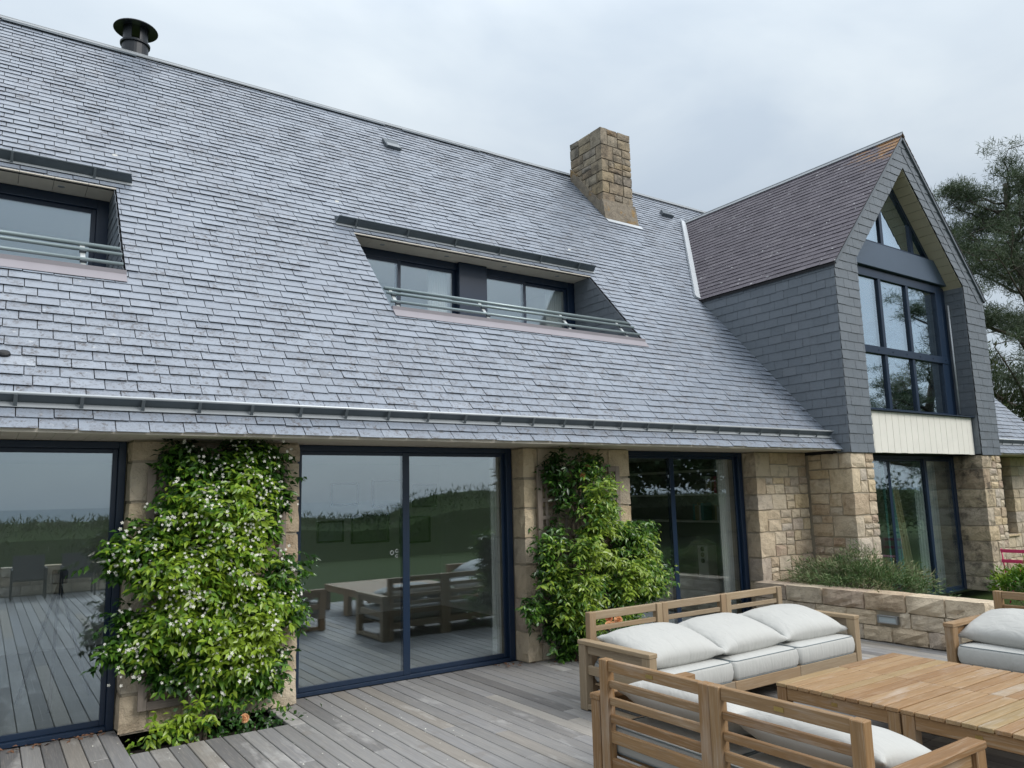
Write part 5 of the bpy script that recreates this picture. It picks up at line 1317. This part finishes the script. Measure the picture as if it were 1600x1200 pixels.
curtain(4.70, 4.80, 0.03, 2.2, 0.20, 'curtain', 'narrow white curtain at the side of the living room door', 3)
curtain(11.95, 12.15, 0.03, 2.12, -0.14, 'curtain_teal', 'teal curtain behind the ground-floor door of the wing', 4, x0b=12.0, x1b=12.42)
curtain(12.17, 12.36, 0.03, 2.12, -0.10, 'curtain_straw', 'straw-coloured curtain beside the teal one', 4, x0b=12.44, x1b=12.78)
curtain(12.86, 13.55, 0.03, 2.14, -0.16, 'curtain_sheer', 'pale sheer curtain across the right pane of the wing door', 9)
lp = thing('spot_lamp', 'round black lamp hanging behind the ground-floor door of the wing', 'lamp', (12.36, 0.1, 1.95))
m = MB(); m.lathe([(0.02, 0.0), (0.12, -0.02), (0.125, 0.0), (0.06, 0.06), (0.02, 0.08)], (12.36, 0.1, 2.04), 20); m.build('shade', M['black'], lp, smooth=True)
m = MB(); m.tube([(12.36, 0.1, 2.12), (12.36, 0.1, 2.20)], 0.006, 6); m.build('cord', M['black'], lp)
fl_ = thing('floor_lamp', 'tripod lamp with a wicker shade behind the upper window of the wing', 'lamp', (13.05, 0.0, 2.8))
m = MB(); m.lathe([(0.10, -0.20), (0.33, 0.22), (0.325, 0.225), (0.095, -0.195)], (13.05, 0.0, 3.55), 26); m.build('shade', M['wicker'], fl_)
for k in range(3):
    a = 2.1*k; m = MB(); m.tube([(13.05, 0, 3.45), (13.05+0.28*math.cos(a), 0.28*math.sin(a), 2.8)], 0.012, 6); m.build('leg', M['black'], fl_)
tp = thing('tripod', 'black camera tripod standing inside the first door', 'tripod', (0.72, 1.2, 0.012))
for k in range(3):
    a = 0.4+2.09*k; m = MB(); m.tube([(0.72, 1.2, 1.05), (0.72+0.33*math.cos(a), 1.2+0.33*math.sin(a), 0.012)], 0.014, 6); m.build('leg', M['black'], tp)
box1('head', (0.66, 1.14, 1.04), (0.78, 1.26, 1.16), M['black'], tp, 0.01)

# ================================================================== GARDEN BEHIND THE CAMERA (seen in the glass)
gwl = thing('garden_wall', 'low stone wall at the end of the deck, mirrored in the first door', 'wall', (0.4, -11.5, -0.3))
box1('wall_core', (-2.3, -11.68, -0.3), (3.3, -11.36, 0.53), M['mortar'], gwl)
for (z0, z1) in ((0.0, 0.2), (0.2, 0.38), (0.38, 0.57)):
    for a, b in row(-2.3, 3.3, 0.3, 0.6): put_stone((a+J/2, -11.72, z0+J/2), (b-J/2, -11.33, z1), M['stone_rough'], gwl, 0.02, 0.02, 2)
def sling_chair(x, y, label):
    t = thing('deck_chair', label, 'chair', (x, y, 0), group='black sling chairs by the low wall')
    for s in (0.0, 0.56):
        for (p, q_) in (((s, 0.5, 0), (s, 0.5, 0.55)), ((s, 0, 0), (s, 0, 0.55)), ((s, -0.05, 0.56), (s, 0.6, 0.56))):
            m = MB(); m.tube([(x+p[0]-0.28, y+p[1], p[2]), (x+q_[0]-0.28, y+q_[1], q_[2])], 0.018, 6); m.build('frame', M['black'], t)
    m = MB(); m.prism([(x-0.27, y+0.55, 0.38), (x-0.27, y+0.08, 0.33), (x-0.27, y-0.12, 0.80), (x-0.27, y-0.15, 0.80), (x-0.27, y+0.05, 0.31), (x-0.27, y+0.55, 0.36)], (0.54, 0, 0))
    obj('sling', fix_normals(m.data('sling', M['black'])), t)
sling_chair(0.92, -11.0, 'black sling chair mirrored in the middle of the first door'); sling_chair(1.75, -10.95, 'black sling chair mirrored near the edge of the first door')
def bank_h(x): return float(np.interp(x, [-40, 0, 8.5, 11, 13, 14.5, 17, 24, 40, 60], [1.5, 1.42, 1.40, 1.15, 1.25, 2.0, 2.2, 1.8, 1.7, 1.7]))
nb_ = 34000; bx_ = NP.uniform(-22, 48, nb_); by_ = NP.uniform(-22.5, -18.0, nb_); hh = np.array([bank_h(x) for x in bx_])*np.sqrt(np.clip(1-((by_+20.3)/2.6)**2, 0, 1))
pos = np.stack([bx_, by_, -0.3+(hh+0.3)*NP.uniform(0.55, 1.0, nb_)+0.05*np.sin(bx_*7)*np.sin(by_*5+bx_*2.3)], 1)
l = NP.uniform(0.10, 0.26, nb_); lv = leaf_verts(pos, NP.normal(0, 0.45, (nb_, 3))+np.array([0, 0, 0.8]), unit(NP.normal(0, 1, (nb_, 3))+np.array([0, 0.5, 0.5])), l, l*NP.uniform(0.08, 0.25, nb_))
nr_ = 26000; rx_ = NP.uniform(-22, 48, nr_); ry_ = NP.normal(-20.1, 0.45, nr_); rh_ = np.array([bank_h(x) for x in rx_])+0.3
pos = np.stack([rx_, ry_, -0.32+rh_*(0.90-0.10*np.abs(ry_+20.2))+0.06*np.sin(rx_*5.3)*np.sin(rx_*1.7)+NP.uniform(-0.12, 0.05, nr_)], 1); l2 = NP.uniform(0.07, 0.2, nr_)
lv = np.concatenate([lv, leaf_verts(pos, NP.normal(0, 0.5, (nr_, 3))+np.array([0, 0, 0.6]), unit(NP.normal(0, 1, (nr_, 3))+np.array([0, 0.6, 0.5])), l2, l2*NP.uniform(0.15, 0.4, nr_))]); bx_ = np.concatenate([bx_, rx_]); nb_ += nr_
leaves_obj('dune_scrub', lv, NP.uniform(0.2, 0.8, nb_)+0.25*np.sin(bx_*0.9), M['scrub'], None, label='rough scrub hedge between lawn and sea, mirrored in the glass', cat='hedge')
q = MB(); X_ = np.linspace(-24, 50, 75); sec = [(-18.0, 0.0), (-18.7, 0.66), (-20.3, 0.93), (-22.4, 0.5), (-22.8, 0.0)]
vs = [(x, y, -0.32+(bank_h(x)+0.3)*f) for x in X_ for y, f in sec]; q.add(vs, [(i*5+j, i*5+j+1, (i+1)*5+j+1, (i+1)*5+j) for i in range(len(X_)-1) for j in range(4)])
me = fix_normals(q.data('dune_bank', M['grass'])); obj('dune_bank', me, None, kind='structure')

# ================================================================== TREES
def pine(base, H, label, nlimb, seed, group):
    rr = np.random.RandomState(seed); t = thing('pine_tree', label, 'tree', base, group=group); b = Vector(base)
    tr = MB(); P = [b+Vector((0.25*math.sin(i*0.9+seed), 0.25*math.cos(i*0.7), H*i/9)) for i in range(10)]
    tr.tube(P, [0.30*(1-0.085*i) for i in range(10)], 10); tr.build('trunk', M['bark'], t, smooth=True)
    lb = MB(); cents = []; tone = []
    for i in range(nlimb):
        f = rr.uniform(0.24, 0.98); o = P[0].lerp(P[-1], f); k = min(int(f*9), 8); o = P[k].lerp(P[k+1], f*9-k)
        a = i*2.4+rr.uniform(-0.4, 0.4); L_ = (1.25-f)*H*0.30*rr.uniform(0.75, 1.25)+0.6; rise = rr.uniform(0.02, 0.45)+0.5*(f-0.5)
        pts = []
        for s in range(6):
            u = s/5; pts.append(o+Vector((math.cos(a)*L_*u+rr.normal(0, 0.08), math.sin(a)*L_*u+rr.normal(0, 0.08), L_*(rise*u+0.22*u*u)+rr.normal(0, 0.06))))
        lb.tube(pts, [0.075*(1-0.16*s)*(0.6+0.4*(1-f)*2) for s in range(6)], 6)
        for s in range(int(8+L_*4.0)):
            u = rr.uniform(0.32, 1.05); k = min(int(u*5), 4); c = pts[k].lerp(pts[k+1], min(u*5-k, 1.2)); off = Vector((rr.normal(0, 0.36), rr.normal(0, 0.36), rr.uniform(-0.05, 0.38)))
            if s % 3 == 0: lb.tube([c, c+off], [0.02, 0.009], 4)
            cents.append(np.array(c+off)); tone.append(rr.uniform(0, 0.45))
    lb.build('limb', M['bark'], t, smooth=True, kind='stuff')
    cents = np.array(cents); tone = np.array(tone); n = len(cents); per = 90
    pos = np.repeat(cents, per, 0)+rr.normal(0, 1, (n*per, 3))*np.array([0.18, 0.18, 0.085]); d = unit(rr.normal(0, 1, (n*per, 3))+np.array([0, 0, 0.55]))
    l = rr.uniform(0.14, 0.28, n*per); leaves_obj('crown', leaf_verts(pos, d, unit(rr.normal(0, 1, (n*per, 3))), l, l*0.09), np.repeat(tone, per)+rr.uniform(0, 0.5, n*per), M['pine'], t)
    return t
pine((30.1, 4.3, -0.3), 12.9, 'tall pine tree behind the right end of the house', 58, 5, 'pines beyond the house')
pine((31.0, -9.5, -0.3), 8.7, 'smaller pine mirrored in the upper window of the wing', 34, 8, 'pines beyond the house')
bush('garden_tree', 'broad dark evergreen tree mirrored in the study door', 'tree', (24.5, -16.5, 3.0), (5.5, 4.5, 5.0), 42000, (0.28, 0.5), (0.3, 0.5), 'scrub', (0.1, 0.5))
bush('hedge', 'clipped hedge mirrored in the ground-floor door of the wing', 'hedge', (25.0, -7.0, 0.4), (2.2, 5.0, 1.25), 9000, (0.08, 0.2), (0.3, 0.5), 'scrub', (0.1, 0.5))
bush('scrub_bush', 'tangled twiggy bush below the tall pine', 'shrub', (29.2, 6.2, 2.6), (2.6, 2.6, 3.3), 9000, (0.10, 0.26), (0.2, 0.45), 'scrub', (0.15, 0.55), stems=420, sq=4.0)

# ================================================================== LITTLE THINGS ON THE DECK
def litter(name, n, xr, yr, mat, Ln, label, cat, z=0.002):
    pos = np.stack([NP.uniform(*xr, n), NP.uniform(*yr, n), np.full(n, z)+NP.uniform(0, 0.012, n)], 1)
    l = NP.uniform(*Ln, n); d = NP.normal(0, 1, (n, 3))*np.array([1, 1, 0.15]); lv = leaf_verts(pos, d, unit(np.array([0, 0, 1])+NP.normal(0, 0.25, (n, 3))), l, l*NP.uniform(0.4, 0.7, n))
    return leaves_obj(name, lv, np.full(n, 0.5), M[mat], None, label=label, cat=cat)
litter('leaf_litter', 46, (0.15, 1.02), (-0.13, -0.012), 'deadleaf', (0.03, 0.06), 'brown dead leaves along the sill of the first door', 'leaves')
litter('leaf_litter', 34, (4.55, 5.1), (-0.22, -0.02), 'deadleaf', (0.025, 0.05), 'few dead leaves in the corner by the second pier', 'leaves')
litter('leaf_litter', 60, (5.0, 6.0), (-0.55, -0.24), 'deadleaf', (0.025, 0.06), 'dead leaves under the green climber', 'leaves')
litter('fallen_petals', 130, (0.6, 3.2), (-2.4, -0.1), 'petal', (0.008, 0.018), 'white petals scattered on the deck by the flowering climber', 'petals', 0.0)
